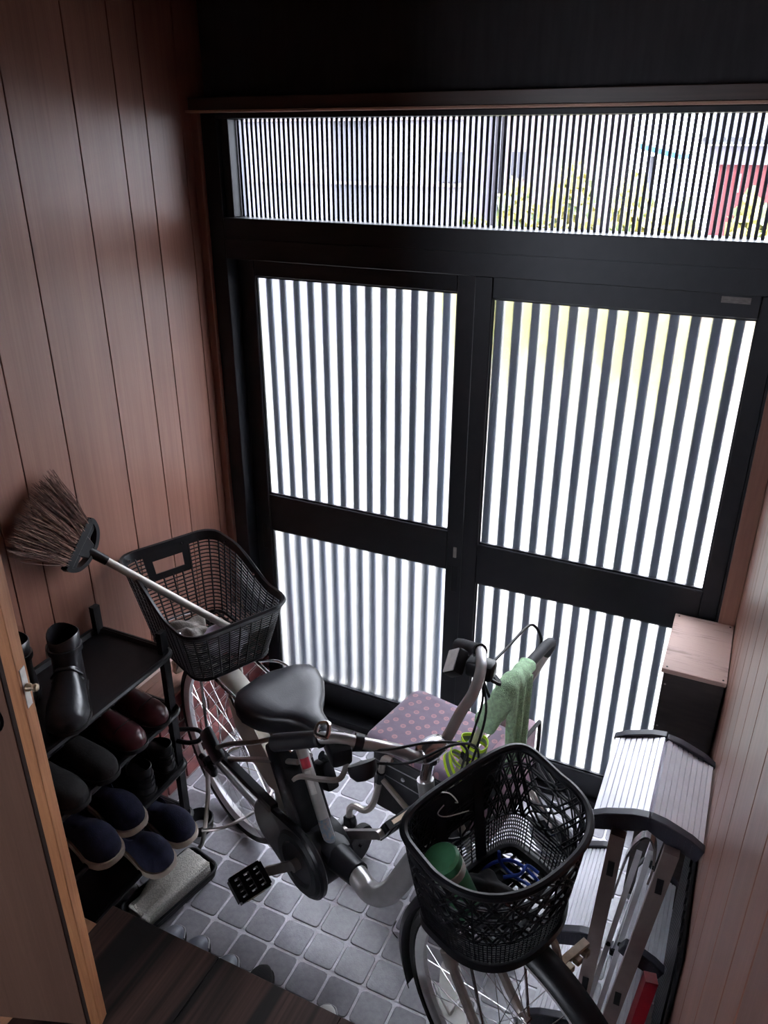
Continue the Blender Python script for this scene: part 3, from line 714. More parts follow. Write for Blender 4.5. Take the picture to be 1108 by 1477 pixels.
# saddle
b = BM(); rings = []
st_ = [(.552, .012, .742, .030), (.540, .023, .756, .048), (.512, .031, .764, .056), (.478, .038, .768, .064), (.445, .056, .771, .074), (.41, .090, .774, .086), (.37, .118, .779, .096), (.33, .130, .784, .100), (.295, .126, .785, .098), (.268, .104, .779, .088), (.252, .060, .768, .066)]
for s_, w, zt, dp in st_:
    rg = []
    for k in range(20):
        a = 2 * math.pi * k / 20; cy, sy = math.cos(a), math.sin(a)
        zz = zt + (.0 if sy < 0 else 0)
        z_ = zt - .028 + (.028 * (max(sy, 0) ** .7) if sy > 0 else (dp - .028) * (-abs(sy) ** .45)) - .012 * (1 - abs(cy)) * (sy > 0) * (w > .07)
        rg.append(B(s_, w * math.copysign(abs(cy) ** .75, cy), z_))
    rings.append(rg)
skin(b, rings); sad = part('saddle', b, 'saddle', bike, 60)
b = BM()
for sd in (-1, 1): tube(b, sm([B(.51, sd * .012, .722), B(.43, sd * .022, .698), B(.35, sd * .03, .698), B(.28, sd * .05, .728)], 4), .004, 6)
box(b, (-.03, -.04, -.014), (.03, .04, .014), Matrix.Translation(B(.382, 0, .698)) @ Matrix.Rotation(TH, 4, 'Z'), .006); part('saddle_rail', b, 'dull_steel', sad)
for sd in (-1, 1):
    b = BM(); tube(b, sm([B(.272, sd * .055, .727) + UP * .055 * k / 20 * -1 + (BDIR * math.cos(k * .8) + BN * math.sin(k * .8)) * .014 for k in range(0, 40)], 1), .0022, 5); part('saddle_spring', b, 'steel', sad)
# handlebar
HB = [(.915, 0, .945), (.920, .04, .955), (.915, .09, 1.0), (.912, .13, 1.03), (.893, .17, 1.05), (.868, .20, 1.060), (.832, .23, 1.055), (.735, .268, 1.0)]
pts = [B(s, -r, z) for s, r, z in HB[::-1]] + [B(*p) for p in HB[1:]]
b = BM(); tube(b, sm(pts, 6), .0125, 12); hb = part('handlebar', b, 'silver', bike)
b = BM(); tube(b, [B(.905, 0, .86), B(.918, 0, .935)], .0135, 12); tube(b, sm([B(.918, 0, .925), B(.919, 0, .945), B(.918, 0, .962)], 3), .020, 14); tube(b, sm([B(.919, -.034, .953), B(.919, -.026, .953), B(.919, 0, .954), B(.919, .026, .953), B(.919, .034, .953)], 3), [.014, .017, .020, .022, .024, .025, .026, .025, .024, .022, .020, .017, .014], 16); part('stem', b, 'steel', bike)
for sd in (-1, 1):
    a0, a1 = Vector(B(.842, sd * .226, 1.058)), Vector(B(.735, sd * .268, .999))
    dv = (a1 - a0)
    b = BM(); tube(b, [a0 + dv * q for q in (0, .04, .07, .3, .6, .9, 1.0, 1.05)], [.0175, .019, .0165, .017, .018, .0185, .018, .010], 12); gp = part('grip', b, 'black_matte', hb)
    # brake lever body and blade
    p = B(.868, sd * .205, 1.045)
    b = BM(); box(b, (-.035, -.022, -.03), (.03, .022, .012), Matrix.Translation(p) @ Matrix.Rotation(TH + sd * R(-20), 4, 'Z'), .009, 2); part('lever_body', b, 'black_plastic', hb)
    b = BM(); tube(b, sm([B(.895, sd * .205, 1.02), B(.902, sd * .228, 1.0), B(.872, sd * .250, .99), B(.83, sd * .268, .978), B(.812, sd * .276, .962)], 5), 0, flat=(.0045, .0035, UP)); part('brake_lever', b, 'dull_steel' if sd > 0 else 'black_matte', hb)
# bell (dark dome below the right bar), shifter band, display lamp on the left
b = BM(); lathe(b, [(.0, .036), (.018, .032), (.028, .02), (.031, .0), (.0, -.004)], B(.905, .178, 1.012), (BDIR * .4 - UP * .5 + BN * .1), 18); part('bell', b, 'black_plastic', hb)
b = BM(); tube(b, [B(.885, .178, 1.053), B(.895, .165, 1.048)], .0165, 12); part('band', b, 'black_plastic', hb)
b = BM(); tube(b, sm([B(.862, .228, 1.075), B(.848, .212, 1.09), B(.832, .222, 1.085), B(.842, .238, 1.075)], 4, True), .005, 6, closed=True); part('shift_ring', b, 'steel', hb)
dz_ = (-BDIR * .42 + UP * .55 + BN * .62).normalized(); dx_ = (BN - dz_ * BN.dot(dz_)).normalized(); dm = Matrix((dx_, dz_.cross(dx_), dz_)).transposed().to_4x4(); dm.translation = B(.812, -.180, 1.030)
b = BM(); box(b, (-.032, -.024, -.012), (.032, .024, .016), dm, .008, 2); dsp = part('control_panel', b, 'black_plastic', hb)
b = BM(); box(b, (-.028, -.020, .0155), (.028, .020, .0178), dm, .002); part('panel_face', b, 'sticker_white', dsp)
# cables
for k, pts in enumerate(([B(.875, .19, 1.03), B(.93, .13, 1.035), B(.965, .05, 1.03), B(.985, -.03, .99), B(.975, -.05, .90), B(.955, -.03, .78)],
                         [B(.90, .175, 1.01), B(.955, .10, 1.0), B(.985, .0, 1.01), B(.995, -.06, .97), B(.99, -.06, .88), B(.97, -.02, .76)],
                         [B(.868, -.20, 1.03), B(.91, -.165, .99), B(.945, -.09, .93), B(.955, -.045, .85), B(.95, -.025, .74)],
                         [B(.88, -.19, 1.03), B(.935, -.15, .98), B(.965, -.08, .90), B(.965, -.04, .80), B(.955, -.015, .70)])):
    b = BM(); tube(b, sm(pts, 7), .0028, 6); part('cable', b, 'black_matte', hb)
# fork
b = BM(); tube(b, [B(.957, 0, .70), B(.962, 0, .665)], .024, 12)
for sd in (-1, 1): tube(b, sm([B(.962, sd * .02, .68), B(.975, sd * .05, .64), B(1.06, sd * .055, .48), B(1.15, sd * .058, .36), B(1.196, sd * .058, WR)], 5), [.012] * 6 + [.011] * 15, 10)
part('fork', b, 'dull_steel', bike)
b = BM(); tube(b, [B(1.045, .055, .505), B(1.065, .055, .472)], .0155, 12); part('fork_clamp', b, 'dull_steel', bike)
for sd in (-1, 1):
    b = BM(); tube(b, [B(1.196, sd * .066, WR), B(1.115, sd * .085, .68)], .004, 6); part('basket_stay', b, 'steel', bike)
b = BM(); tube(b, sm([B(.858, .034, .33), B(.852, .045, .36), B(.856, .035, .39)], 4), .002, 5); part('guard_stay', b, 'steel', bike)
b = BM(); box(b, (-.06, -.10, -.004), (.05, .10, .004), Matrix.Translation(B(1.06, 0, .677)) @ Matrix.Rotation(TH, 4, 'Z'), .002); part('basket_bracket', b, 'black_plastic', bike)
b = BM(); tube(b, sm([B(1.272, -.125, .607), B(1.268, -.09, .602), B(1.262, -.05, .592)], 5), 0, flat=(.008, .006, UP))
tube(b, sm([B(1.262, -.05, .592), B(1.250, -.038, .66), B(1.225, -.034, .678)], 4), 0, flat=(.009, .003, BN))
for k in range(3): box(b, (-.006, -.008, -.016), (.010, .008, .0), Matrix.Translation(B(1.278, -.112 + k * .026, .602)) @ Matrix.Rotation(TH, 4, 'Z'), .002)
part('lamp_bracket', b, 'tan', bike)

# ---- front basket (woven)
def dring(s0, s1, w, n=72, back=.16):
    """D shaped loop: straight back at s0, bowed front at s1"""
    pts = []
    for k in range(n):
        a = 2 * math.pi * k / n; c, s = math.cos(a), math.sin(a)
        x = math.copysign(abs(c) ** (.85 if c > 0 else .35), c); yv = math.copysign(abs(s) ** (.80 if c > 0 else .55), s)
        mid = s0 + (s1 - s0) * .42
        pts.append((mid + (x * (s1 - mid) if c > 0 else x * (mid - s0)), yv * w))
    return pts
FT = dring(1.000, 1.268, .185); FBt = dring(1.032, 1.245, .142)
def FS(u, v):
    n = len(FT); f = (u % 1.0) * n; i = int(f) % n; t = f - int(f); j = (i + 1) % n
    a = Vector((FT[i][0] * (1 - t) + FT[j][0] * t, FT[i][1] * (1 - t) + FT[j][1] * t)); c = Vector((FBt[i][0] * (1 - t) + FBt[j][0] * t, FBt[i][1] * (1 - t) + FBt[j][1] * t))
    p = c.lerp(a, v ** .8); top = .908 + .030 * (1 - min(1, max(0, (a.x - 1.0) / .12)))
    return B(p.x, p.y, .683 + (top - .683) * v)
NU = 108
b = BM(); tube(b, [FS(k / NU, 1.0) for k in range(NU)], .0085, 8, closed=True); fbk = part('front_basket', b, 'black_plastic', bike)
b = BM()
for v in (.34, .37, .50, .53, .66, .69, .82, .85, .955): tube(b, [FS(k / 72, v) for k in range(72)], .0027, 4, closed=True)
nd = 24
for k in range(nd):
    for sg in (-1, 1):
        for e in (-.006, .006): tube(b, [FS((k / nd + e + sg * .105 * (j / 7)), .34 + .64 * j / 7) for j in range(8)], .0027, 4)
    if k % 2 == 0:
        tube(b, [FS(k / nd, .34 + .64 * j / 4) for j in range(5)], .0027, 4)
tag(part('weave', b, 'black_plastic', fbk), kind='stuff')
b = BM()
for v in [.05 + .036 * k for k in range(9)]: tube(b, [FS(k / 72, v) for k in range(72)], .0019, 4, closed=True)
for k in range(96): tube(b, [FS(k / 96, .03 + .30 * j / 3) for j in range(4)], .0018, 4)
tag(part('lower_grid', b, 'black_plastic', fbk), kind='stuff')
b = BM(); tube(b, [FS(k / 72, .015) for k in range(72)], 0, closed=True, flat=(.010, .010, UP))
part('base_ring', b, 'black_plastic', fbk)
b = BM()
for k in range(10):
    r_ = -.126 + .028 * k
    tube(b, [B(1.040, r_, .684), B(1.238 - abs(r_) * .55, r_, .684)], .0042, 4)
for k in range(8): tube(b, [B(1.048 + k * .024, -.13 + max(0, k - 4) * .018, .684), B(1.048 + k * .024, .13 - max(0, k - 4) * .018, .684)], .0042, 4)
part('base_grid', b, 'black_plastic', fbk)
for r0 in (-.055, .055):
    b = BM(); tube(b, [B(1.034, r0, .685), B(1.016, r0, .80), B(1.003, r0, .925)], 0, flat=(.014, .003, BDIR)); part('back_strap', b, 'black_plastic', fbk)
b = BM(); prism(b, [(-.125, .815), (.125, .815), (.135, .925), (-.135, .925)], B(1.004, 0, 0), BN, UP, BDIR, .004, .001); part('back_plate', b, 'black_plastic', fbk)
b = BM(); tube(b, sm([B(.995, .055, .925), B(1.02, .045, .935), B(1.03, .03, .91), B(1.015, .02, .89)], 5), .0015, 5); tube(b, sm([B(1.012, .05, .90), B(1.02, .075, .90), B(1.03, .06, .89), B(1.035, .0, .87)], 5), .0013, 5); part('string_tie', b, 'string', fbk)

# ---- rear basket (slatted)
def rring(s0, s1, r0, r1, rad, n=12):
    out = []
    for cx, cy, a0 in ((s1 - rad, r1 - rad, 0), (s0 + rad, r1 - rad, 90), (s0 + rad, r0 + rad, 180), (s1 - rad, r0 + rad, 270)):
        for i in range(5):
            a = R(a0 + 90 * i / 4); out.append((cx + rad * math.cos(a), cy + rad * math.sin(a)))
    return out
def resample(pts, n):
    P = [Vector(p) for p in pts]; L = [0]
    for i in range(len(P)): L.append(L[-1] + (P[(i + 1) % len(P)] - P[i]).length)
    out = []
    for k in range(n):
        d = L[-1] * k / n
        for i in range(len(P)):
            if L[i] <= d <= L[i + 1] + 1e-9:
                t = (d - L[i]) / max(1e-9, L[i + 1] - L[i]); out.append(P[i].lerp(P[(i + 1) % len(P)], t)); break
    return out
NR = 120
RT = resample(rring(-.335, .125, -.178, .158, .055), NR); RB = resample(rring(-.245, .085, -.130, .120, .045), NR)
# start both loops at the same corner so they line up
def RS(u, v):
    f = (u % 1.0) * NR; i = int(f) % NR; t = f - int(f); j = (i + 1) % NR
    a = RT[i].lerp(RT[j], t); c = RB[i].lerp(RB[j], t); p = c.lerp(a, v)
    q = min(1, max(0, (a.x + .20) / .22)); top = .945 - .070 * (q * q * (3 - 2 * q))
    return B(p.x, p.y, .695 + (top - .695) * v)
b = BM(); tube(b, [RS(k / NR, .975) for k in range(NR)], 0, closed=True, flat=(.013, .004, (UP * .2 + BDIR * .001 + BN * .0)))
b.free(); b = BM()
rings = []
for k in range(NR):
    o_ = RS(k / NR, 1.0); i_ = RS(k / NR, .90); ctr = B(-.105, -.01, o_.z); out_ = (o_ - ctr); out_.z = 0; out_.normalize()
    rings.append([i_ - out_ * .001, i_ + out_ * .003, o_ + out_ * .006 - UP * .006, o_ + out_ * .010, o_ + out_ * .006 + UP * .006, o_ - out_ * .002 + UP * .004])
skin(b, rings, loop=True); rbk = part('rear_basket', b, 'black_plastic', bike, 50)
def is_grip(u):
    p = RT[int((u % 1) * NR) % NR]; return p.x < -.33 and -.085 < p.y < .075
b = BM()
for k in range(19):
    v = .045 + .046 * k
    run = []
    for j in range(NR + 1):
        if v > .62 and is_grip(j / NR):
            if len(run) > 1: tube(b, run, .0023, 4)
            run = []
        else: run.append(RS(j / NR, v))
    if len(run) > 1: tube(b, run, .0023, 4)
tag(part('slats', b, 'black_plastic', rbk), kind='stuff')
b = BM()
for k in range(40):
    if is_grip(k / 40): tube(b, [RS(k / 40, v) for v in (.0, .3, .62)], .0028, 4)
    else: tube(b, [RS(k / 40, v) for v in (.0, .3, .6, .92)], .0028, 4)
part('ribs', b, 'black_plastic', rbk)
# grip plate with its slot
def rear_pt(r, v):
    a = Vector((-.335, r)); q = (r + .13) / .25; c = Vector((-.245, -.13 + (r + .178) / .336 * .25)); p = c.lerp(a, v)
    return B(p.x - .002, p.y, .695 + .25 * v)
b = BM()
for r0, r1, v0, v1 in ((-.088, -.060, .60, .95), (.050, .078, .60, .95), (-.060, .050, .60, .67), (-.060, .050, .83, .95)):
    skin(b, [[rear_pt(r0, v0), rear_pt(r1, v0), rear_pt(r1, v0) + BDIR * .004, rear_pt(r0, v0) + BDIR * .004], [rear_pt(r0, v1), rear_pt(r1, v1), rear_pt(r1, v1) + BDIR * .004, rear_pt(r0, v1) + BDIR * .004]])
part('grip_plate', b, 'black_plastic', rbk)
b = BM()
for k in range(9): r_ = -.11 + .0275 * k; tube(b, [B(-.235, r_, .696), B(.078, r_, .696)], .004, 4)
for k in range(11): s_ = -.225 + .03 * k; tube(b, [B(s_, -.12, .696), B(s_, .11, .696)], .004, 4)
tube(b, [RS(k / NR, .0) for k in range(NR)], .006, 6, closed=True)
part('base_grid', b, 'black_plastic', rbk)
for u in (.06, .20, .33, .46, .58, .70, .83, .95):
    p = RS(u, .95); ctr = B(-.105, -.01, p.z); o_ = (p - ctr); o_.z = 0; o_.normalize()
    b = BM(); lathe(b, [(.004, -.010), (.004, -.004), (.0, -.012)], p, o_, 8); part('rivet', b, 'steel', rbk)
on_seat(.80, .90, 15, 105, .0171, 'sticker_red', 'round_sticker'); on_seat(.05, .30, -5, 125, .0170, 'sticker_blue', 'frame_label'); on_seat(.55, .78, 20, 80, .0170, 'sticker_white', 'frame_label')

# ================================================================== THINGS IN THE BICYCLE BASKETS
def crumple(name, c, sx, sy, h, m, label, cat, seed, n=26):
    rg = random.Random(seed); ph = [(rg.uniform(2, 7), rg.uniform(2, 7), rg.uniform(0, 6), rg.uniform(.3, 1)) for _ in range(7)]
    b = BM(); top = []; bot = []
    for i in range(n + 1):
        for lst, k in ((top, 1), (bot, 0)):
            row = []
            for j in range(n + 1):
                x, y = i / n * 2 - 1, j / n * 2 - 1
                rr = 1 - .18 * math.sin(5 * math.atan2(y, x) + seed); f = max(0, 1 - (x * x + y * y) * .55)
                w = sum(a * math.sin(p * x + q * y + s) for p, q, s, a in ph) / 4
                z = max(.002, h * f * (.62 + .45 * w)) if k else 0
                p = c + BDIR * x * sx * rr + BN * y * sy * rr + UP * z
                row.append(p)
            lst.append(row)
    skin(b, top, closed_ring=False); skin(b, bot, closed_ring=False)
    skin(b, [[top[i][0] for i in range(n + 1)], [bot[i][0] for i in range(n + 1)]], closed_ring=False); skin(b, [[top[i][n] for i in range(n + 1)], [bot[i][n] for i in range(n + 1)]], closed_ring=False)
    skin(b, [top[0], bot[0]], closed_ring=False); skin(b, [top[n], bot[n]], closed_ring=False)
    bmesh.ops.remove_doubles(b, verts=b.verts[:], dist=1e-5)
    return solo(name, b, m, label, cat, ang=60)
crumple('cleaning_rag', B(-.150, .022, .7005), .070, .062, .06, 'rag_grey', 'crumpled grey beige rag lying in the rear bicycle basket', 'rag', 3)
crumple('cleaning_cloth', B(-.048, -.040, .7005), .065, .058, .075, 'rag_lilac', 'crumpled pale lilac cloth under the broom handle in the rear basket', 'cloth', 5)

# green bottle leaning in the front basket
bt = thing('bottle', B(1.075, .085, .69), 'green bottle with white neck band leaning in the front basket', 'bottle')
p0, p1 = B(1.092, .060, .694), B(1.060, .108, .845); axb = (p1 - p0).normalized()
b = BM(); lathe(b, [(.0, 0), (.034, .0), (.037, .006), (.037, .095), (.033, .108)], p0, axb, 22, cap=True); part('body', b, 'bottle_green', bt)
b = BM(); lathe(b, [(.033, .106), (.039, .109), (.039, .128), (.034, .13)], p0, axb, 22); part('band', b, 'bottle_white', bt)
b = BM(); lathe(b, [(.035, .128), (.0385, .131), (.0385, .150), (.033, .156), (.0, .157)], p0, axb, 22, cap=True); part('cap', b, 'bottle_green', bt)
b = BM(); tube(b, sm([B(1.075, -.06, .745), B(1.078, -.062, .72), B(1.09, -.07, .698), B(1.12, -.075, .692), B(1.15, -.08, .692), B(1.16, -.055, .692), B(1.13, -.03, .692), B(1.09, -.02, .694), B(1.06, -.03, .693), B(1.06, -.07, .693), B(1.085, -.10, .695), B(1.13, -.105, .694), B(1.16, -.10, .693)], 6), .004, 7)
tube(b, sm([B(1.10, -.05, .698), B(1.12, -.08, .702), B(1.115, -.11, .70), B(1.14, -.118, .694)], 6), .004, 7)
solo('bungee_rope', b, 'blue_cord', 'bright blue cord coiled on the floor of the front basket', 'cord')
crumple('mesh_pouch', B(1.098, .002, .6885), .048, .042, .045, 'black_cloth', 'crumpled black mesh pouch beside the blue cord in the front basket', 'pouch', 9)

# ================================================================== BROOM
br = thing('broom', (-.31, .12, .74), 'broom with brown fibre head leaning on the panelled wall, pole in rear basket', 'broom')
hd = Vector((-.372, .100, 1.043)); pe = B(-.03, -.095, .712); ad = (hd - pe).normalized()
b = BM(); tube(b, [pe, hd - ad * .03], .0118, 12); part('pole', b, 'pole_white', br)
b = BM(); tube(b, [hd - ad * .055, hd + ad * .02], [.0135, .0155], 12); part('socket', b, 'black_plastic', br)
ctr_tip = Vector((-.398, -.052, 1.228)); fd = (ctr_tip - hd).normalized()
nrm = Vector((1, .0, .12)).normalized(); nrm = (nrm - fd * nrm.dot(fd)).normalized(); wd = fd.cross(nrm).normalized()
o_ = hd + fd * .005 - nrm * .008
b = BM()   # head cap: arch with two windows
arch = [(-.076, .052), (-.078, .038), (-.066, .015), (-.045, .0), (-.02, -.008), (.02, -.008), (.045, .0), (.066, .015), (.078, .038), (.076, .052), (-.076, .052)]
tube(b, sm([o_ + nrm * .008 + wd * x + fd * y for x, y in arch[:-1]], 3), 0, flat=(.006, .012, nrm))
prism(b, [(-.078, .034), (.078, .034), (.078, .062), (-.078, .062)], o_, wd, fd, nrm, .020, .003)
prism(b, [(-.020, -.012), (.020, -.012), (.034, .04), (-.034, .04)], o_, wd, fd, nrm, .018, .003)
prism(b, [(-.074, .020), (.074, .020), (.078, .036), (-.078, .036)], o_, wd, fd, nrm, .016, .003)
part('head_cap', b, 'black_plastic', br)
rg = random.Random(4)
for nm, m_, cnt in (('bristles', 'straw', 420), ('pale_bristles', 'straw_light', 130)):
    b = BM()
    for k in range(cnt):
        u = rg.uniform(-1, 1); d_ = rg.uniform(-.6, 1)
        a = o_ + nrm * (.010 + d_ * .009) + wd * u * .074 + fd * .05
        L = rg.uniform(.165, .225) * (1 - .06 * abs(u)); sp = u * .118 + rg.uniform(-.022, .022)
        e = a + fd * L + wd * (sp - u * .074) + nrm * rg.uniform(-.006, .020)
        mid = a.lerp(e, .5) + wd * rg.uniform(-.008, .008) + nrm * rg.uniform(-.003, .010)
        for q in (mid, e): q.x = max(q.x, XL + .003)
        tube(b, [a, mid, e], [.0013, .0011, .0007], 3, cap=False)
    tag(part(nm, b, m_, br), kind='stuff')
# fibre core so the head is not see-through
b = BM(); skin(b, [[o_ + wd * x * s_ + fd * y + nrm * z for x, z in ((-1, .004), (1, .004), (1, .014), (-1, .014))] for s_, y in ((.072, .05), (.092, .12), (.106, .195))]); part('fibre_core', b, 'straw', br)

# ================================================================== ROLLATOR
E1 = Vector((.983, -.182, 0)); E2 = Vector((.182, .983, 0)); WO = Vector((.405, .33, 0))
def W(a, b_, z): return WO + E1 * a + E2 * b_ + UP * z
wk = thing('rollator', W(.2, .14, 0), 'walking frame on wheels with mauve floral seat, standing at the glass doors', 'walker')
WM = Matrix((E1, E2, UP)).transposed().to_4x4(); WM.translation = WO
b = BM(); rings = []
for z, g in ((.440, -.008), (.446, 0), (.466, .002), (.476, -.006), (.480, -.03)):
    rings.append([WM @ Vector((.175 + x, .143 + y, z)) for x, y in rounded(.188 + g, .146 + g, .035, 6)])
skin(b, rings); seat = part('seat_cushion', b, 'mauve', wk, 50)
b = BM(); tube(b, [WM @ Vector((.175 + x, .143 + y, .444)) for x, y in rounded(.189, .147, .035, 6)], .004, 6, closed=True); part('piping', b, 'black_cloth', seat)
b = BM(); box(b, (.01, .005, .20), (.345, .28, .438), WM, .02, 2); bag = part('storage_bag', b, 'black_cloth', wk)
b = BM(); tube(b, [W(.02, .001, .40), W(.33, .001, .40)], .002, 5); tube(b, [W(.02, .001, .36), W(.33, .001, .34)], .0015, 5); part('zip', b, 'grey_wheel', bag)
b = BM(); lathe(b, [(.007, 0), (.006, .003), (0, .004)], W(.13, .004, .37), -E2, 10); part('snap', b, 'grey_wheel', bag)
b = BM(); box(b, (.362, -.005, .27), (.425, .295, .545), WM, .018, 2); rbg = part('back_pouch', b, 'mauve_plain', wk)
b = BM(); tube(b, sm([WM @ Vector((.428, y, z)) for y, z in ((-.002, .29), (-.006, .42), (.0, .53), (.03, .548), (.26, .548), (.292, .53), (.298, .42), (.292, .29))], 4), .006, 6); part('pouch_piping', b, 'black_cloth', rbg)
for sd, b0 in ((-1, 0.0), (1, .286)):
    # upright with its slant, cream front leg, brace, rear leg
    b = BM(); tube(b, sm([W(.44, b0 - sd * .02, .845), W(.440, b0, .825), W(.418, b0 + sd * .018, .77), W(.39, b0 + sd * .022, .70), W(.335, b0 + sd * .022, .55), W(.31, b0 + sd * .022, .44), W(.40, b0 + sd * .03, .26), W(.50, b0 + sd * .045, .12)], 5), .0115, 10); part('upright', b, 'walker_tube', wk)
    b = BM(); tube(b, [W(.372, b0 + sd * .022, .652), W(.353, b0 + sd * .022, .60)], .017, 10); tube(b, [W(.364, b0 + sd * .022, .63), W(.364, b0 + sd * .05, .63)], .012, 10); part('height_clamp', b, 'black_plastic', wk)
    b = BM(); tube(b, sm([W(-.035, b0 + sd * .052, .165), W(-.034, b0 + sd * .052, .20), W(-.015, b0 + sd * .05, .222), W(.025, b0 + sd * .045, .225), W(.046, b0 + sd * .03, .26), W(.062, b0 + sd * .02, .36), W(.072, b0 + sd * .012, .432), W(.10, b0 + sd * .010, .440)], 5), .0105, 10); part('front_leg', b, 'walker_tube', wk)
    b = BM(); tube(b, [W(.063, b0 + sd * .021, .365), W(.25, b0 + sd * .028, .245), W(.44, b0 + sd * .034, .19)], .009, 8); part('brace', b, 'walker_tube', wk)
    b = BM(); tube(b, [W(.060, b0 + sd * .021, .345), W(.066, b0 + sd * .021, .385)], .0145, 10); part('brace_clamp', b, 'black_plastic', wk)
    b = BM(); box(b, (-.052, b0 + sd * .052 - .016, .105), (-.018, b0 + sd * .052 + .016, .170), WM, .005); tube(b, [W(-.035, b0 + sd * .052, .06), W(-.035, b0 + sd * .052, .12)], .010, 8); tube(b, [W(-.085, b0 + sd * .052, .068), W(.015, b0 + sd * .052, .068)], .006, 8); part('caster_fork', b, 'black_plastic', wk)
    for da in (-.032, .032):
        c = W(-.035 + da, b0 + sd * .052, .068)
        b = BM(); lathe(b, [(.012, -.010), (.045, -.009), (.052, -.012), (.066, -.011), (.068, -.006), (.068, .006), (.066, .011), (.052, .012), (.045, .009), (.012, .010)], c, E1, 28); wh = part('caster_wheel', b, 'grey_wheel' if da < 0 else 'rubber', wk)
    c = W(.50, b0 + sd * .045, .085)
    b = BM(); tube(b, [c + (E1 * math.cos(k * math.pi / 16) + UP * math.sin(k * math.pi / 16)) * .074 for k in range(32)], .011, 8, closed=True); rw = part('rear_wheel', b, 'grey_wheel', wk)
    b = BM(); lathe(b, [(.012, -.012), (.03, -.006), (.066, -.005), (.066, .005), (.03, .006), (.012, .012)], c, E2, 24); part('wheel_disc', b, 'black_plastic', rw)
b = BM(); tube(b, sm([W(.425, -.004, .79), W(.440, .004, .83), W(.441, .028, .848), W(.441, .143, .850), W(.441, .258, .848), W(.440, .282, .83), W(.425, .290, .79)], 5), .0145, 12); part('foam_grip', b, 'foam', wk)
b = BM(); tube(b, sm([W(.395, .01, .80), W(.372, .012, .845), W(.368, .03, .862), W(.372, .143, .872), W(.378, .25, .885), W(.392, .275, .875), W(.408, .282, .84), W(.410, .284, .80)], 5), .0042, 8); part('brake_bar', b, 'black_plastic', wk)
b = BM(); tube(b, [W(.35, .143, .58), W(.35, -.01, .58)], .006, 8); tube(b, [W(.35, .143, .58), W(.35, .296, .58)], .006, 8); part('cross_tube', b, 'walker_tube', wk)

# green towel over the push handle
tw = BM(); rings = []
path = sm([W(.441, .135, .850), W(.441, .085, .850), W(.441, .035, .848), W(.438, .004, .825), W(.420, -.016, .775), W(.405, -.022, .735)], 5)
for i, p in enumerate(path):
    tdir = (path[min(i + 1, len(path) - 1)] - path[max(i - 1, 0)]).normalized(); u = E1 - tdir * E1.dot(tdir); u.normalize(); w_ = tdir.cross(u)
    rr = .021 + .010 * min(1, i / 12) + .002 * math.sin(i * 1.7)
    rings.append([p + (u * math.cos(a) + w_ * math.sin(a)) * rr * (1 + .10 * math.sin(3 * a + i * .5)) for a in [2 * math.pi * k / 22 for k in range(22)]])
inner = [[p + (q - p) * .82 for q in r_] for p, r_ in ((path[-1], rings[-1]), (path[-5], rings[-5]))]
skin(tw, rings + inner, cap=False)
sheet = []
for i in range(13):                                     # hanging tail
    t_ = i / 12; row = []
    for j in range(15):
        q = j / 14 - .5
        wv = .008 * math.sin(q * 16 + t_ * 2) * (.3 + t_)
        p = W(.463 + .010 * t_ + wv, .060 + q * (.115 - .02 * t_) - .020 * t_, .838 - .235 * t_ - .018 * abs(q) * t_)
        row.append(p)
    sheet.append(row)
back = [[p - E1 * .010 for p in row] for row in sheet]
loop = [[*r1, *r2[::-1]] for r1, r2 in zip(sheet, back)]
skin(tw, loop)
solo('hand_towel', tw, 'towel_green', 'light green terry towel wrapped over the rollator push handle', 'towel', ang=70)

# lime reflective band wound round the near upright
hv = thing('reflective_band', W(.36, -.02, .58), 'lime yellow reflective band with grey stripe hanging round the rollator upright', 'band')
def loop_band(c, ax, rad, wdt, m, name, sq=1.0, off=0.0):
    ax = Vector(ax).normalized(); u = (E1 - ax * E1.dot(ax)).normalized(); w_ = ax.cross(u); b = BM(); n = 36
    rings = []
    for k in range(n):
        a = 2 * math.pi * k / n; e = u * math.cos(a) + w_ * math.sin(a) * sq; p = c + e * rad + ax * (.006 * math.sin(2 * a))
        rings.append([p - ax * wdt + e * off, p + ax * wdt + e * off, p + ax * wdt + e * (off + .002), p - ax * wdt + e * (off + .002)])
    skin(b, rings, loop=True); return part(name, b, m, hv)
uax = (W(.335, -.022, .55) - W(.39, -.022, .70)).normalized()
for k, (c, ax, rad, sq) in enumerate(((W(.376, -.024, .655), uax + E1 * .25, .036, .8), (W(.358, -.034, .615), uax + E2 * .45, .042, .8), (W(.340, -.040, .572), uax - E1 * .55, .045, .75))):
    for q, w_ in ((-.012, .005), (.012, .005)): loop_band(c + Vector(ax).normalized() * q, ax, rad, w_, 'hivis', 'lime_strip', sq)
    loop_band(c, ax, rad, .0068, 'hivis_grey', 'grey_strip', sq, -.0003)

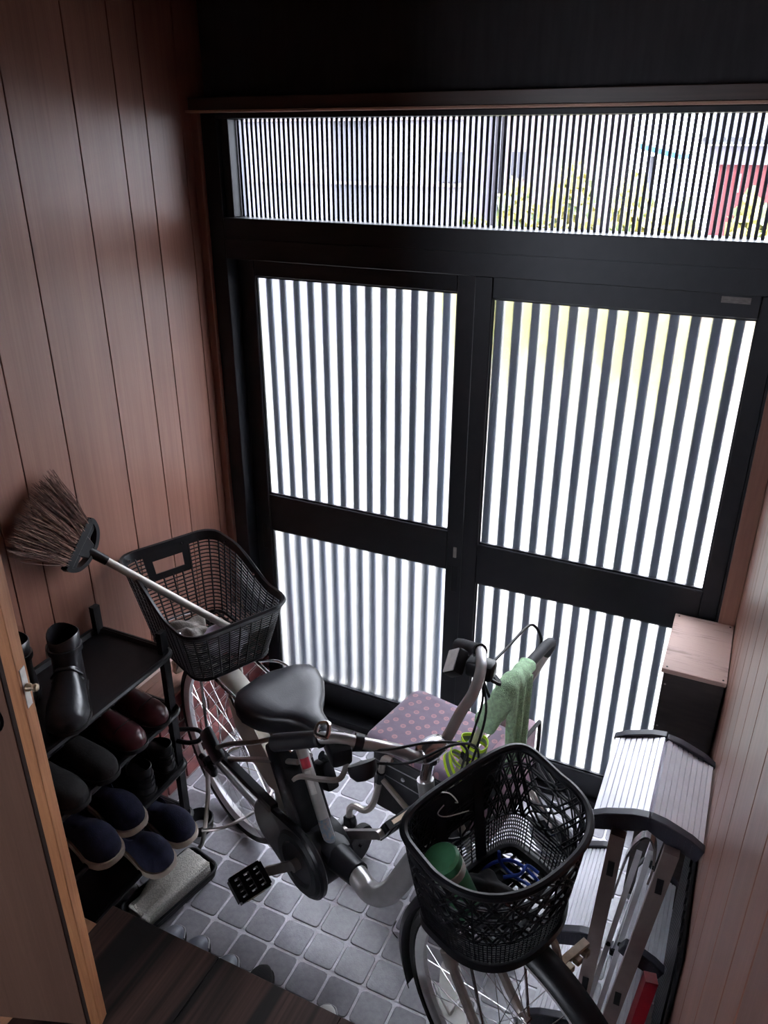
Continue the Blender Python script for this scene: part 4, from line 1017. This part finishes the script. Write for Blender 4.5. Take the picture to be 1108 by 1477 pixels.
# ================================================================== STEPLADDER
ld = thing('stepladder', (1.21, .12, 0), 'folded ribbed aluminium stepladder with black end caps, against the right wall', 'ladder')
def tread(x0, z0, x1, z1, ya, yb, name):
    """ribbed plank from the outer lower edge to the inner upper edge"""
    a, c = Vector((x0, 0, z0)), Vector((x1, 0, z1)); u = (c - a); L = u.length; u.normalize(); nn = Vector((-u.z, 0, u.x))
    if nn.z < 0: nn = -nn
    b = BM(); nr = 9; out = [(0, -.020), (0, 0)]
    for k in range(nr):
        p, q = L * k / nr, L * (k + 1) / nr
        out += [(p + .0011, -.0025), (p + .0013, .0012), (q - .0013, .0012), (q - .0011, -.0025)]
    out += [(L, 0), (L, -.020)]
    prism(b, out, a + Vector((0, ya, 0)), u, nn, Vector((0, 1, 0)), yb - ya)
    t_ = part(name, b, 'ladder', ld, 25)
    for y0, y1 in ((ya - .022, ya - .0002), (yb + .0002, yb + .022)):
        b = BM(); prism(b, [(-.006, -.034), (-.004, .002), (.25 * L, .009), (.75 * L, .009), (L + .003, .002), (L + .003, -.030), (L * .72, -.036)], a + Vector((0, y0, 0)), u, nn, Vector((0, 1, 0)), y1 - y0, .002)
        cp = part('end_cap', b, 'ladder_cap', t_)
        for k in range(1, 8):
            t2 = BM(); yy = y0 - .0015 if y0 < ya - .01 and y1 < yb - .05 else y1 - .0005
            box(t2, (0, 0, 0), (.002, .002, .026)); bmesh.ops.transform(t2, matrix=Matrix.Translation(a + u * (L * k / 8) + nn * -.024 + Vector((0, yy, 0))), verts=t2.verts[:]); part('cap_rib', t2, 'ladder_cap', cp)
tread(1.122, .798, 1.234, .842, .0, .252, 'top_tread'); tread(1.351 - .004, .800, 1.240, .842, .0, .245, 'top_tread')
tread(1.070, .398, 1.160, .440, .0, .255, 'step_tread'); tread(1.326, .385, 1.238, .425, .02, .255, 'step_tread')
tread(1.045, .085, 1.145, .125, -.01, .265, 'step_tread'); tread(1.318, .085, 1.225, .125, .0, .265, 'step_tread')
for (xt, zt, xb, zb, yy, m_, w_) in ((1.182, .790, 1.158, .012, -.034, 'ladder_rail', .016), (1.290, .795, 1.212, .012, -.040, 'ladder_rail', .016), (1.182, .79, 1.150, .012, .29, 'ladder', .014), (1.290, .79, 1.215, .012, .285, 'ladder', .014)):
    b = BM(); tube(b, [(xt, yy, zt), (xb, yy - (.02 if yy < 0 else -.02), zb)], 0, flat=(.011, w_, Vector((1, 0, 0))))
    rl = part('rail', b, m_, ld)
    if yy < 0:
        for f_ in (.12, .60):
            p = Vector((xt, yy, zt)).lerp(Vector((xb, yy - .02, zb)), f_)
            b = BM(); box(b, (-.007, -.0125, -.022), (.007, -.0108, .022), Matrix.Translation(p), .0008); part('slot_plug', b, 'black_plastic', rl)
    b = BM(); p = Vector((xb, yy - (.02 if yy < 0 else -.02), 0)); box(b, (-.02, -.016, 0), (.02, .016, .03), Matrix.Translation(p), .004); part('foot', b, 'ladder_cap', rl)
for x0, z0, x1, z1, yy in ((1.228, .70, 1.165, .02, .02), (1.250, .70, 1.195, .02, .03)):
    b = BM(); tube(b, [(x0, yy, z0), (x1, yy, z1)], 0, flat=(.006, .006, Vector((1, 0, 0)))); lr = part('link_bar', b, 'ladder', ld)
    b = BM(); lathe(b, [(.006, -.010), (.006, .010), (0, .011)], Vector((x0, yy, z0)).lerp(Vector((x1, yy, z1)), .45), (0, -1, 0), 10); part('pivot', b, 'black_plastic', lr)
b = BM(); tube(b, sm([(1.190, .045, .52), (1.205, .045, .66), (1.222, .045, .715), (1.240, .045, .735), (1.257, .045, .71), (1.262, .045, .65), (1.258, .045, .60)], 5), 0, flat=(.012, .0025, Vector((0, 0, 1)))); part('spring_handle', b, 'steel', ld)

# tall narrow box in the corner
bx_ = thing('wooden_box', (1.27, .67, 0), 'tall dark box with worn pale plywood lid in the corner by the doors', 'box')
b = BM(); box(b, (1.194, .524, 0), (1.346, .816, .838), bev=.002); part('body', b, 'box_front', bx_)
b = BM(); box(b, (1.188, .518, .838), (1.350, .818, .852), bev=.0015); lid = part('lid', b, 'box_top', bx_)
for x_, y_ in ((1.20, .53), (1.34, .53), (1.20, .805), (1.34, .805)):
    b = BM(); lathe(b, [(.003, 0), (.002, .0012), (0, .0014)], (x_, y_, .852), (0, 0, 1), 8); part('nail', b, 'black_plastic', lid)
for z_ in (.66, .80):
    b = BM(); lathe(b, [(.003, 0), (.002, .0012), (0, .0014)], (1.203, .524, z_), (0, -1, 0), 8); part('nail', b, 'dull_steel', bx_)
# red bar and ribbed black sheet
b = BM(); tube(b, [(1.302, -.075, .452), (1.262, -.135, .006)], 0, flat=(.014, .014, Vector((1, .3, 0)))); rb_ = solo('red_bar', b, 'red', 'short red lacquered bar leaning between the stepladder and the right wall', 'bar')
rs = thing('ribbed_sheet', (1.335, .1, 0), 'folded black ribbed sheet standing between the stepladder and the right wall', 'panel')
b = BM(); box(b, (1.340, -.17, 0), (1.348, .34, .66), bev=.002); part('sheet', b, 'black_matte', rs)
for k in range(14):
    t = BM(); box(t, (1.334, -.16 + k * .035, .0), (1.3402, -.142 + k * .035, .66), bev=.0015); part('rib', t, 'black_plastic', rs)

# ================================================================== SHOE RACK
rk = thing('shoe_rack', (-.28, -.13, 0), 'black plastic shoe rack of four trays against the panelled wall', 'shoe rack')
RX0, RX1, RY0, RY1 = -.322, -.128, -.40, .122
RXB = -.42
TZ = (.752, .542, .330, .118)
for i, z in enumerate(TZ):
    x0 = RXB if z > .5 else -.318
    cx, cy, hx, hy = (x0 + RX1) / 2, (RY0 + RY1) / 2, (RX1 - x0) / 2, (RY1 - RY0) / 2
    b = BM(); rings = []
    for g, dz in ((-.02, -.006), (0, -.004), (.002, .006), (0, .016), (-.006, .016), (-.012, .004), (-.03, .002)):
        rings.append([Vector((cx + x, cy + y, z + dz - .004)) for x, y in rounded(hx + g, hy + g, .035, 6)])
    skin(b, rings); tr = part('tray', b, 'black_plastic', rk, 50)
    b = BM(); tube(b, [Vector((cx + x, cy + y, z + .004)) for x, y in rounded(hx + .002, hy + .002, .036, 6)], .0095, 8, closed=True); part('tray_edge', b, 'black_plastic', tr)
for x_, y_, zt in ((RX1 - .028, RY1 - .012, .825), (RX1 - .028, RY0 + .02, .80)):
    b = BM(); tube(b, [(x_, y_, .0), (x_, y_, zt)], 0, flat=(.013, .009, Vector((1, 0, 0)))); part('post', b, 'black_matte', rk)
for x_, y_ in ((RXB + .014, RY1 - .012), (RXB + .014, RY0 + .02)):
    b = BM(); tube(b, [(x_, y_, .476), (x_, y_, .845)], 0, flat=(.013, .009, Vector((1, 0, 0)))); part('post', b, 'black_matte', rk)
for x_, y_ in ((-.312, RY1 - .012), (-.312, RY0 + .02)):
    b = BM(); tube(b, [(x_, y_, .0), (x_, y_, .38)], 0, flat=(.009, .009, Vector((1, 0, 0)))); part('post', b, 'black_matte', rk)
b = BM(); tube(b, sm([(-.20, .13, .425), (-.17, .155, .425), (-.125, .175, .425), (-.095, .165, .425), (-.088, .135, .425), (-.112, .115, .425), (-.15, .108, .425)], 5), .0075, 8); part('umbrella_loop', b, 'black_plastic', rk)
b = BM(); lathe(b, [(.0, .002), (.030, .002), (.038, .010), (.042, .040), (.046, .044), (.050, .040), (.046, .004), (.030, .0)], (-.155, .165, .0), (0, 0, 1), 22); cup = part('umbrella_cup', b, 'black_plastic', rk); 
b = BM(); tube(b, [(-.165, .123, .03), (-.16, .118, .03), (-.16, .10, .03)], .008, 6); part('cup_arm', b, 'black_plastic', cup)
# concrete block on a shallow black tray in front of the rack
bt_m = Matrix.Translation(Vector((-.072, -.088, 0))) @ Matrix.Rotation(R(-11), 4, 'Z')
tt = thing('plastic_tray', (-.072, -.088, 0), 'shallow black plastic tray under the concrete block', 'tray')
b = BM(); rings = []
for g, z in ((-.015, .003), (-.004, .003), (.0, .006), (.004, .030), (.002, .034), (-.003, .030), (-.008, .010), (-.02, .008)):
    rings.append([bt_m @ Vector((x, y, z)) for x, y in rounded(.066 + g, .142 + g, .03, 6)])
skin(b, rings); part('body', b, 'black_plastic', tt, 50)
b = BM(); tube(b, [bt_m @ Vector((x, y, .033)) for x, y in rounded(.068, .144, .03, 6)], .005, 7, closed=True); part('rolled_rim', b, 'black_plastic', tt)
b = BM(); box(b, (-.050, -.120, .0085), (.054, .120, .064), bt_m, .005)
rg = random.Random(2)
bmesh.ops.subdivide_edges(b, edges=b.edges[:], cuts=5, use_grid_fill=True)
for v in b.verts: v.co += Vector((rg.uniform(-1, 1), rg.uniform(-1, 1), rg.uniform(-1, 0))) * .0016
for v in b.verts:
    q = bt_m.inverted() @ v.co
    if q.z < .011: v.co.z = .0088
    if q.x < .02 and q.y < -.075 and q.z > .03: v.co.z -= .014 * (1 + math.sin(q.x * 90))
solo('concrete_block', b, 'concrete', 'speckled grey concrete block with a chipped end on the black tray', 'block', ang=50)

# ================================================================== SHOES
def interp(tab, t):
    for (a, x), (c, y) in zip(tab[:-1], tab[1:]):
        if a <= t <= c: return x + (y - x) * (t - a) / (c - a)
    return tab[-1][1]
WF = [(0, .0), (.012, .26), (.05, .50), (.12, .64), (.30, .68), (.50, .82), (.68, 1.0), (.80, .98), (.90, .82), (.96, .58), (.988, .32), (1.0, .0)]
TS = [0, .006, .02, .05, .09, .15, .22, .30, .38, .46, .54, .62, .70, .78, .85, .90, .94, .97, .988, .996, 1.0]
def foot(b, L, Wd, hf, z0, n=14, pw=.75, ts=TS):
    rings = []
    for t in ts:
        w = max(Wd / 2 * interp(WF, t), .0008); h = interp(hf, t)
        if t in (0, 1.0): h *= .5
        rings.append([Vector((t * L, w * math.copysign(abs(math.cos(a)) ** pw, math.cos(a)), z0 + h * abs(math.sin(a)) ** .8)) for a in [math.pi * k / n for k in range(n + 1)]])
    skin(b, rings)
def sole(b, L, Wd, z0, z1, grow=.004, heel=0.0):
    o = [(t * (L + grow) - grow * .4, max(Wd / 2 * interp(WF, t) + grow * (1 if 0 < t < 1 else 0), .0005)) for t in TS]
    pl = [(x, y) for x, y in o] + [(x, -y) for x, y in o[::-1][1:-1]]
    prism(b, pl, (0, 0, z0), (1, 0, 0), (0, 1, 0), (0, 0, 1), z1 - z0, .0)
    if heel > 0:
        ph = [(x, y * .96) for x, y in o if x < L * .28]; ph = ph + [(x, -y) for x, y in ph[::-1][:-1]]
        prism(b, ph, (0, 0, z0 - heel), (1, 0, 0), (0, 1, 0), (0, 0, 1), heel, .0)
def ring_el(cx, rx, ry, z, n=22, tilt=0.0, wob=0.0):
    return [Vector((cx + rx * math.cos(2 * math.pi * k / n), ry * math.sin(2 * math.pi * k / n), z + tilt * math.cos(2 * math.pi * k / n) + wob * math.sin(4 * math.pi * k / n))) for k in range(n)]
def make_shoe(name, kind, label, grp, L=.255, Wd=.094):
    s = thing(name, (0, 0, 0), label, 'shoe', grp)
    if kind == 'slipper':
        b = BM(); foot(b, L, Wd + .012, [(0, .035), (.1, .045), (.3, .052), (.42, .062), (.55, .074), (.7, .072), (.85, .060), (.94, .042), (1, .02)], .020); part('upper', b, 'navy', s, 60)
        b = BM(); sole(b, L, Wd + .012, .0, .020, .006); part('sole', b, 'cream_sole', s)
        b = BM(); skin(b, [ring_el(L * .25, L * .19, Wd * .30, .062), ring_el(L * .25, L * .21, Wd * .35, .074, tilt=-.004), ring_el(L * .25, L * .20, Wd * .33, .075), ring_el(L * .25, L * .19, Wd * .30, .055)]); part('collar', b, 'navy', s)
    elif kind == 'derby':
        b = BM(); foot(b, L, Wd, [(0, .045), (.06, .058), (.2, .062), (.4, .075), (.55, .066), (.7, .052), (.85, .046), (.94, .038), (1, .02)], .026); part('upper', b, 'burgundy', s, 60)
        b = BM(); sole(b, L, Wd, .014, .027, .004, .0138); part('sole', b, 'black_sole', s)
        b = BM(); skin(b, [ring_el(L * .24, L * .18, Wd * .31, .070), ring_el(L * .24, L * .20, Wd * .34, .098, tilt=-.004), ring_el(L * .24, L * .185, Wd * .31, .099, tilt=-.004), ring_el(L * .24, L * .16, Wd * .27, .055)]); part('collar', b, 'burgundy', s)
        b = BM(); 
        for k in range(4): tube(b, sm([(L * (.42 + .045 * k), -.020, .094 - .006 * k), (L * (.43 + .045 * k), 0, .104 - .007 * k), (L * (.42 + .045 * k), .020, .094 - .006 * k)], 3), .0018, 5)
        for q in (-1, 1): tube(b, sm([(L * .44, 0, .104), (L * .46, q * .018, .112), (L * .50, q * .026, .098), (L * .46, q * .010, .103)], 4), .0016, 5)
        part('laces', b, 'black_cloth', s)
        b = BM(); tube(b, sm([(L * .70, -.043, .048), (L * .735, -.024, .076), (L * .74, 0, .0785), (L * .735, .024, .076), (L * .70, .043, .048)], 4), .0013, 5); part('toe_seam', b, 'black_sole', s)
    elif kind in ('ankle', 'suede', 'plain'):
        m_ = {'ankle': 'leather', 'suede': 'suede', 'plain': 'leather'}[kind]; top = {'ankle': .105, 'suede': .125, 'plain': .082}[kind]
        b = BM(); foot(b, L, Wd, [(0, .045), (.06, .060), (.2, .066), (.4, .078), (.55, .066), (.7, .054), (.85, .048), (.94, .038), (1, .02)], .020); part('upper', b, m_, s, 60)
        b = BM(); sole(b, L, Wd, .006, .021, .004, .0058); part('sole', b, 'black_sole', s)
        b = BM(); skin(b, [ring_el(L * .23, L * .20, Wd * .335, .060), ring_el(L * .225, L * .205, Wd * .345, top - .02), ring_el(L * .22, L * .215, Wd * .36, top, tilt=-.006), ring_el(L * .22, L * .205, Wd * .335, top + .002, tilt=-.006), ring_el(L * .225, L * .19, Wd * .31, top - .02), ring_el(L * .23, L * .17, Wd * .28, .05)]); part('collar', b, m_, s, 60)
        b = BM(); skin(b, [ring_el(L * .23, L * .18, Wd * .30, .052), ring_el(L * .23, L * .18, Wd * .30, .054)]); part('insole', b, 'lining', s)
        if kind == 'ankle':
            for q, zz in enumerate((.045, .062, .079)):
                b = BM(); tube(b, [Vector((L * .22 + (L * .212) * math.cos(a), Wd * .355 * math.sin(a), zz)) for a in [R(120 + 120 * k / 10) for k in range(11)]], .0035, 6); part('heel_rib', b, m_, s)
    elif kind == 'boot':
        b = BM(); foot(b, L, Wd, [(0, .055), (.06, .080), (.2, .100), (.38, .105), (.5, .090), (.62, .070), (.75, .058), (.88, .050), (.95, .040), (1, .02)], .022, pw=.8); part('upper', b, 'leather', s, 60)
        b = BM(); sole(b, L, Wd, .012, .023, .004, .0118); part('sole', b, 'black_sole', s)
        b = BM(); cx = L * .235
        skin(b, [ring_el(cx + .008, L * .21, Wd * .36, .070), ring_el(cx + .004, L * .185, Wd * .355, .115), ring_el(cx - .002, L * .175, Wd * .36, .150, wob=.002), ring_el(cx - .004, L * .185, Wd * .385, .190, wob=.006, tilt=-.004),
                 ring_el(cx - .004, L * .175, Wd * .36, .192, wob=.006, tilt=-.004), ring_el(cx - .002, L * .16, Wd * .33, .15), ring_el(cx, L * .15, Wd * .30, .07)], cap=False); part('shaft', b, 'leather', s, 60)
        b = BM(); skin(b, [ring_el(cx, L * .15, Wd * .30, .069), ring_el(cx, L * .15, Wd * .30, .072)]); part('insole', b, 'lining', s)
        b = BM(); rr = [[Vector((cx + (L * .185 + g) * math.cos(a), (Wd * .372 + g) * math.sin(a), z + .006 * math.cos(a))) for g, z in ((0, .140), (.004, .141), (.004, .156), (0, .157))] for a in [2 * math.pi * k / 28 for k in range(28)]]
        skin(b, rr, loop=True); stp = part('strap', b, 'leather', s, 50)
        b = BM(); tube(b, sm([(cx + .018, -Wd * .40, .138), (cx + .018, -Wd * .40, .160), (cx - .006, -Wd * .405, .160), (cx - .006, -Wd * .405, .138)], 3, True), .0022, 6, closed=True); part('buckle', b, 'dull_steel', stp)
        for k, zz in enumerate((.088, .104)):
            b = BM(); tube(b, sm([(L * .42, -Wd * .36, zz - .014), (L * .455, -.02, zz + .010), (L * .46, .0, zz + .014), (L * .455, .02, zz + .010), (L * .42, Wd * .36, zz - .014)], 4), .0035, 6); part('crease', b, 'leather', s, 60)
    return s
def copy_tree(o, parent=None):
    c = o.copy(); col.objects.link(c); c.parent = parent
    for ch in o.children: copy_tree(ch, c)
    return c
def place(s, toe, ang, z, L=.255, heel_at=False, flip=False):
    """put the toe (or the heel) of a shoe at a point, pointing along ang (degrees)"""
    d_ = Vector((math.cos(R(ang)), math.sin(R(ang)), 0)); p = Vector((toe[0], toe[1], z))
    s.location = p if heel_at else p - d_ * L
    s.rotation_euler = (0, 0, R(ang))
    if flip: s.scale = (1, -1, 1)
def pair(s, t1, a1, t2, a2, z, L, lab2, heel_at=False):
    c = copy_tree(s); place(s, t1, a1, z, L, heel_at); place(c, t2, a2, z, L, heel_at); c['label'] = lab2; return c
zt = lambda i: TZ[i] + .0015
s = make_shoe('ankle_boot', 'boot', 'black leather buckled ankle boot on the rack top, further from the sliding door', 'boots on top of the shoe rack', .255, .108)
pair(s, (-.125, -.295), -50, (-.235, -.398), -58, zt(0), .255, 'black leather buckled ankle boot on the rack top, half behind the sliding door')
s = make_shoe('lace_up_shoe', 'derby', 'burgundy leather lace-up shoe at the end of the upper shelf', 'burgundy shoes on the shoe rack', .25, .09)
pair(s, (-.108, .030), -4, (-.100, -.078), -4, zt(1), .25, 'burgundy leather lace-up shoe beside the black suede boot on the upper shelf')
s = make_shoe('suede_boot', 'suede', 'black suede boot beside the burgundy shoe on the upper shelf', 'suede boots on the shoe rack', .255, .095)
pair(s, (-.098, -.195), -2, (-.098, -.305), -2, zt(1), .255, 'black suede boot on the upper shelf next to the sliding door')
s = make_shoe('ankle_shoe', 'ankle', 'black leather ankle shoe, heel outwards, at the far end of the middle shelf', 'black shoes turned heel out', .20, .09)
pair(s, (-.135, .062), 180, (-.128, -.040), 180, zt(2), .20, 'black leather ankle shoe, heel outwards, beside the navy slipper on the middle shelf', True)
s = make_shoe('slipper', 'slipper', 'navy felt slipper with cream sole on the middle shelf beside the black shoes', 'navy slippers on the middle shelf', .205, .086)
pair(s, (-.082, -.155), -8, (-.066, -.270), -8, zt(2), .205, 'navy felt slipper with cream sole on the middle shelf next to the sliding door')
s2 = copy_tree(s); place(s2, (-.062, .020), -8, zt(3), .205); s2['label'] = 'navy felt slipper with cream sole on the bottom shelf beside the umbrella cup'; s2['group'] = 'navy slippers on the bottom shelf'
s3 = copy_tree(s); place(s3, (-.052, -.098), -8, zt(3), .205); s3['label'] = 'navy felt slipper with cream sole on the bottom shelf above the concrete block'; s3['group'] = 'navy slippers on the bottom shelf'
s = make_shoe('flat_shoe', 'plain', 'black shoe on the floor under the rack beside the concrete block', 'black shoes under the rack', .165, .085)
pair(s, (-.150, -.165), -4, (-.140, -.275), -6, .002, .165, 'black shoe on the floor under the rack next to the dark step')
# toes peeping out from under the step
def toe_shoe(x, y, m_, label, ang, L=.25, Wd=.072, ring=False):
    s = thing('shoe', (0, 0, 0), label, 'shoe', 'shoes tucked under the step')
    b = BM(); foot(b, L, Wd, [(0, .04), (.1, .055), (.3, .06), (.5, .058), (.7, .048), (.85, .042), (.94, .034), (1, .018)], .010); part('upper', b, m_, s, 60)
    b = BM(); sole(b, L, Wd, 0, .011, .004); part('sole', b, 'black_sole' if m_ != 'white_sole' else 'grey_shoe', s)
    if ring:
        b = BM(); tube(b, sm([(L * .90, -Wd * .42, .022), (L * .985, -Wd * .2, .022), (L * 1.0, 0, .022), (L * .985, Wd * .2, .022), (L * .90, Wd * .42, .022)], 5), .004, 6); part('welt', b, 'grey_wheel', s)
    place(s, (x, y), ang, .002, L)
toe_shoe(.045, -.178, 'grey_shoe', 'grey vinyl shoe under the step edge, nearest the concrete block', 84, ring=True)
toe_shoe(.128, -.176, 'grey_shoe', 'grey vinyl shoe under the step edge, second from the concrete block', 88, ring=True)
toe_shoe(.238, -.188, 'grey_shoe', 'grey vinyl shoe under the step edge, between its mate and the black shoe', 90, ring=True)
toe_shoe(.340, -.172, 'suede', 'black round toed shoe peeping out from under the step', 92)
toe_shoe(.555, -.195, 'white_sole', 'pale round toed sandal peeping out from under the step by itself', 90, ring=True)
b = BM(); rings = []
sl_ = thing('flip_flop', (0, 0, 0), 'white flip-flop lying on the tiles behind the bicycle front wheel', 'sandal')
b = BM(); sole(b, .24, .085, 0, .014, .002); part('sole', b, 'white_sole', sl_)
b = BM()
for q in (-1, 1): tube(b, sm([(.16, 0, .013), (.15, q * .012, .03), (.11, q * .035, .032), (.08, q * .040, .012)], 4), .004, 6)
part('thong', b, 'white_sole', sl_)
place(sl_, (.875, -.150), -70, .0022, .24)
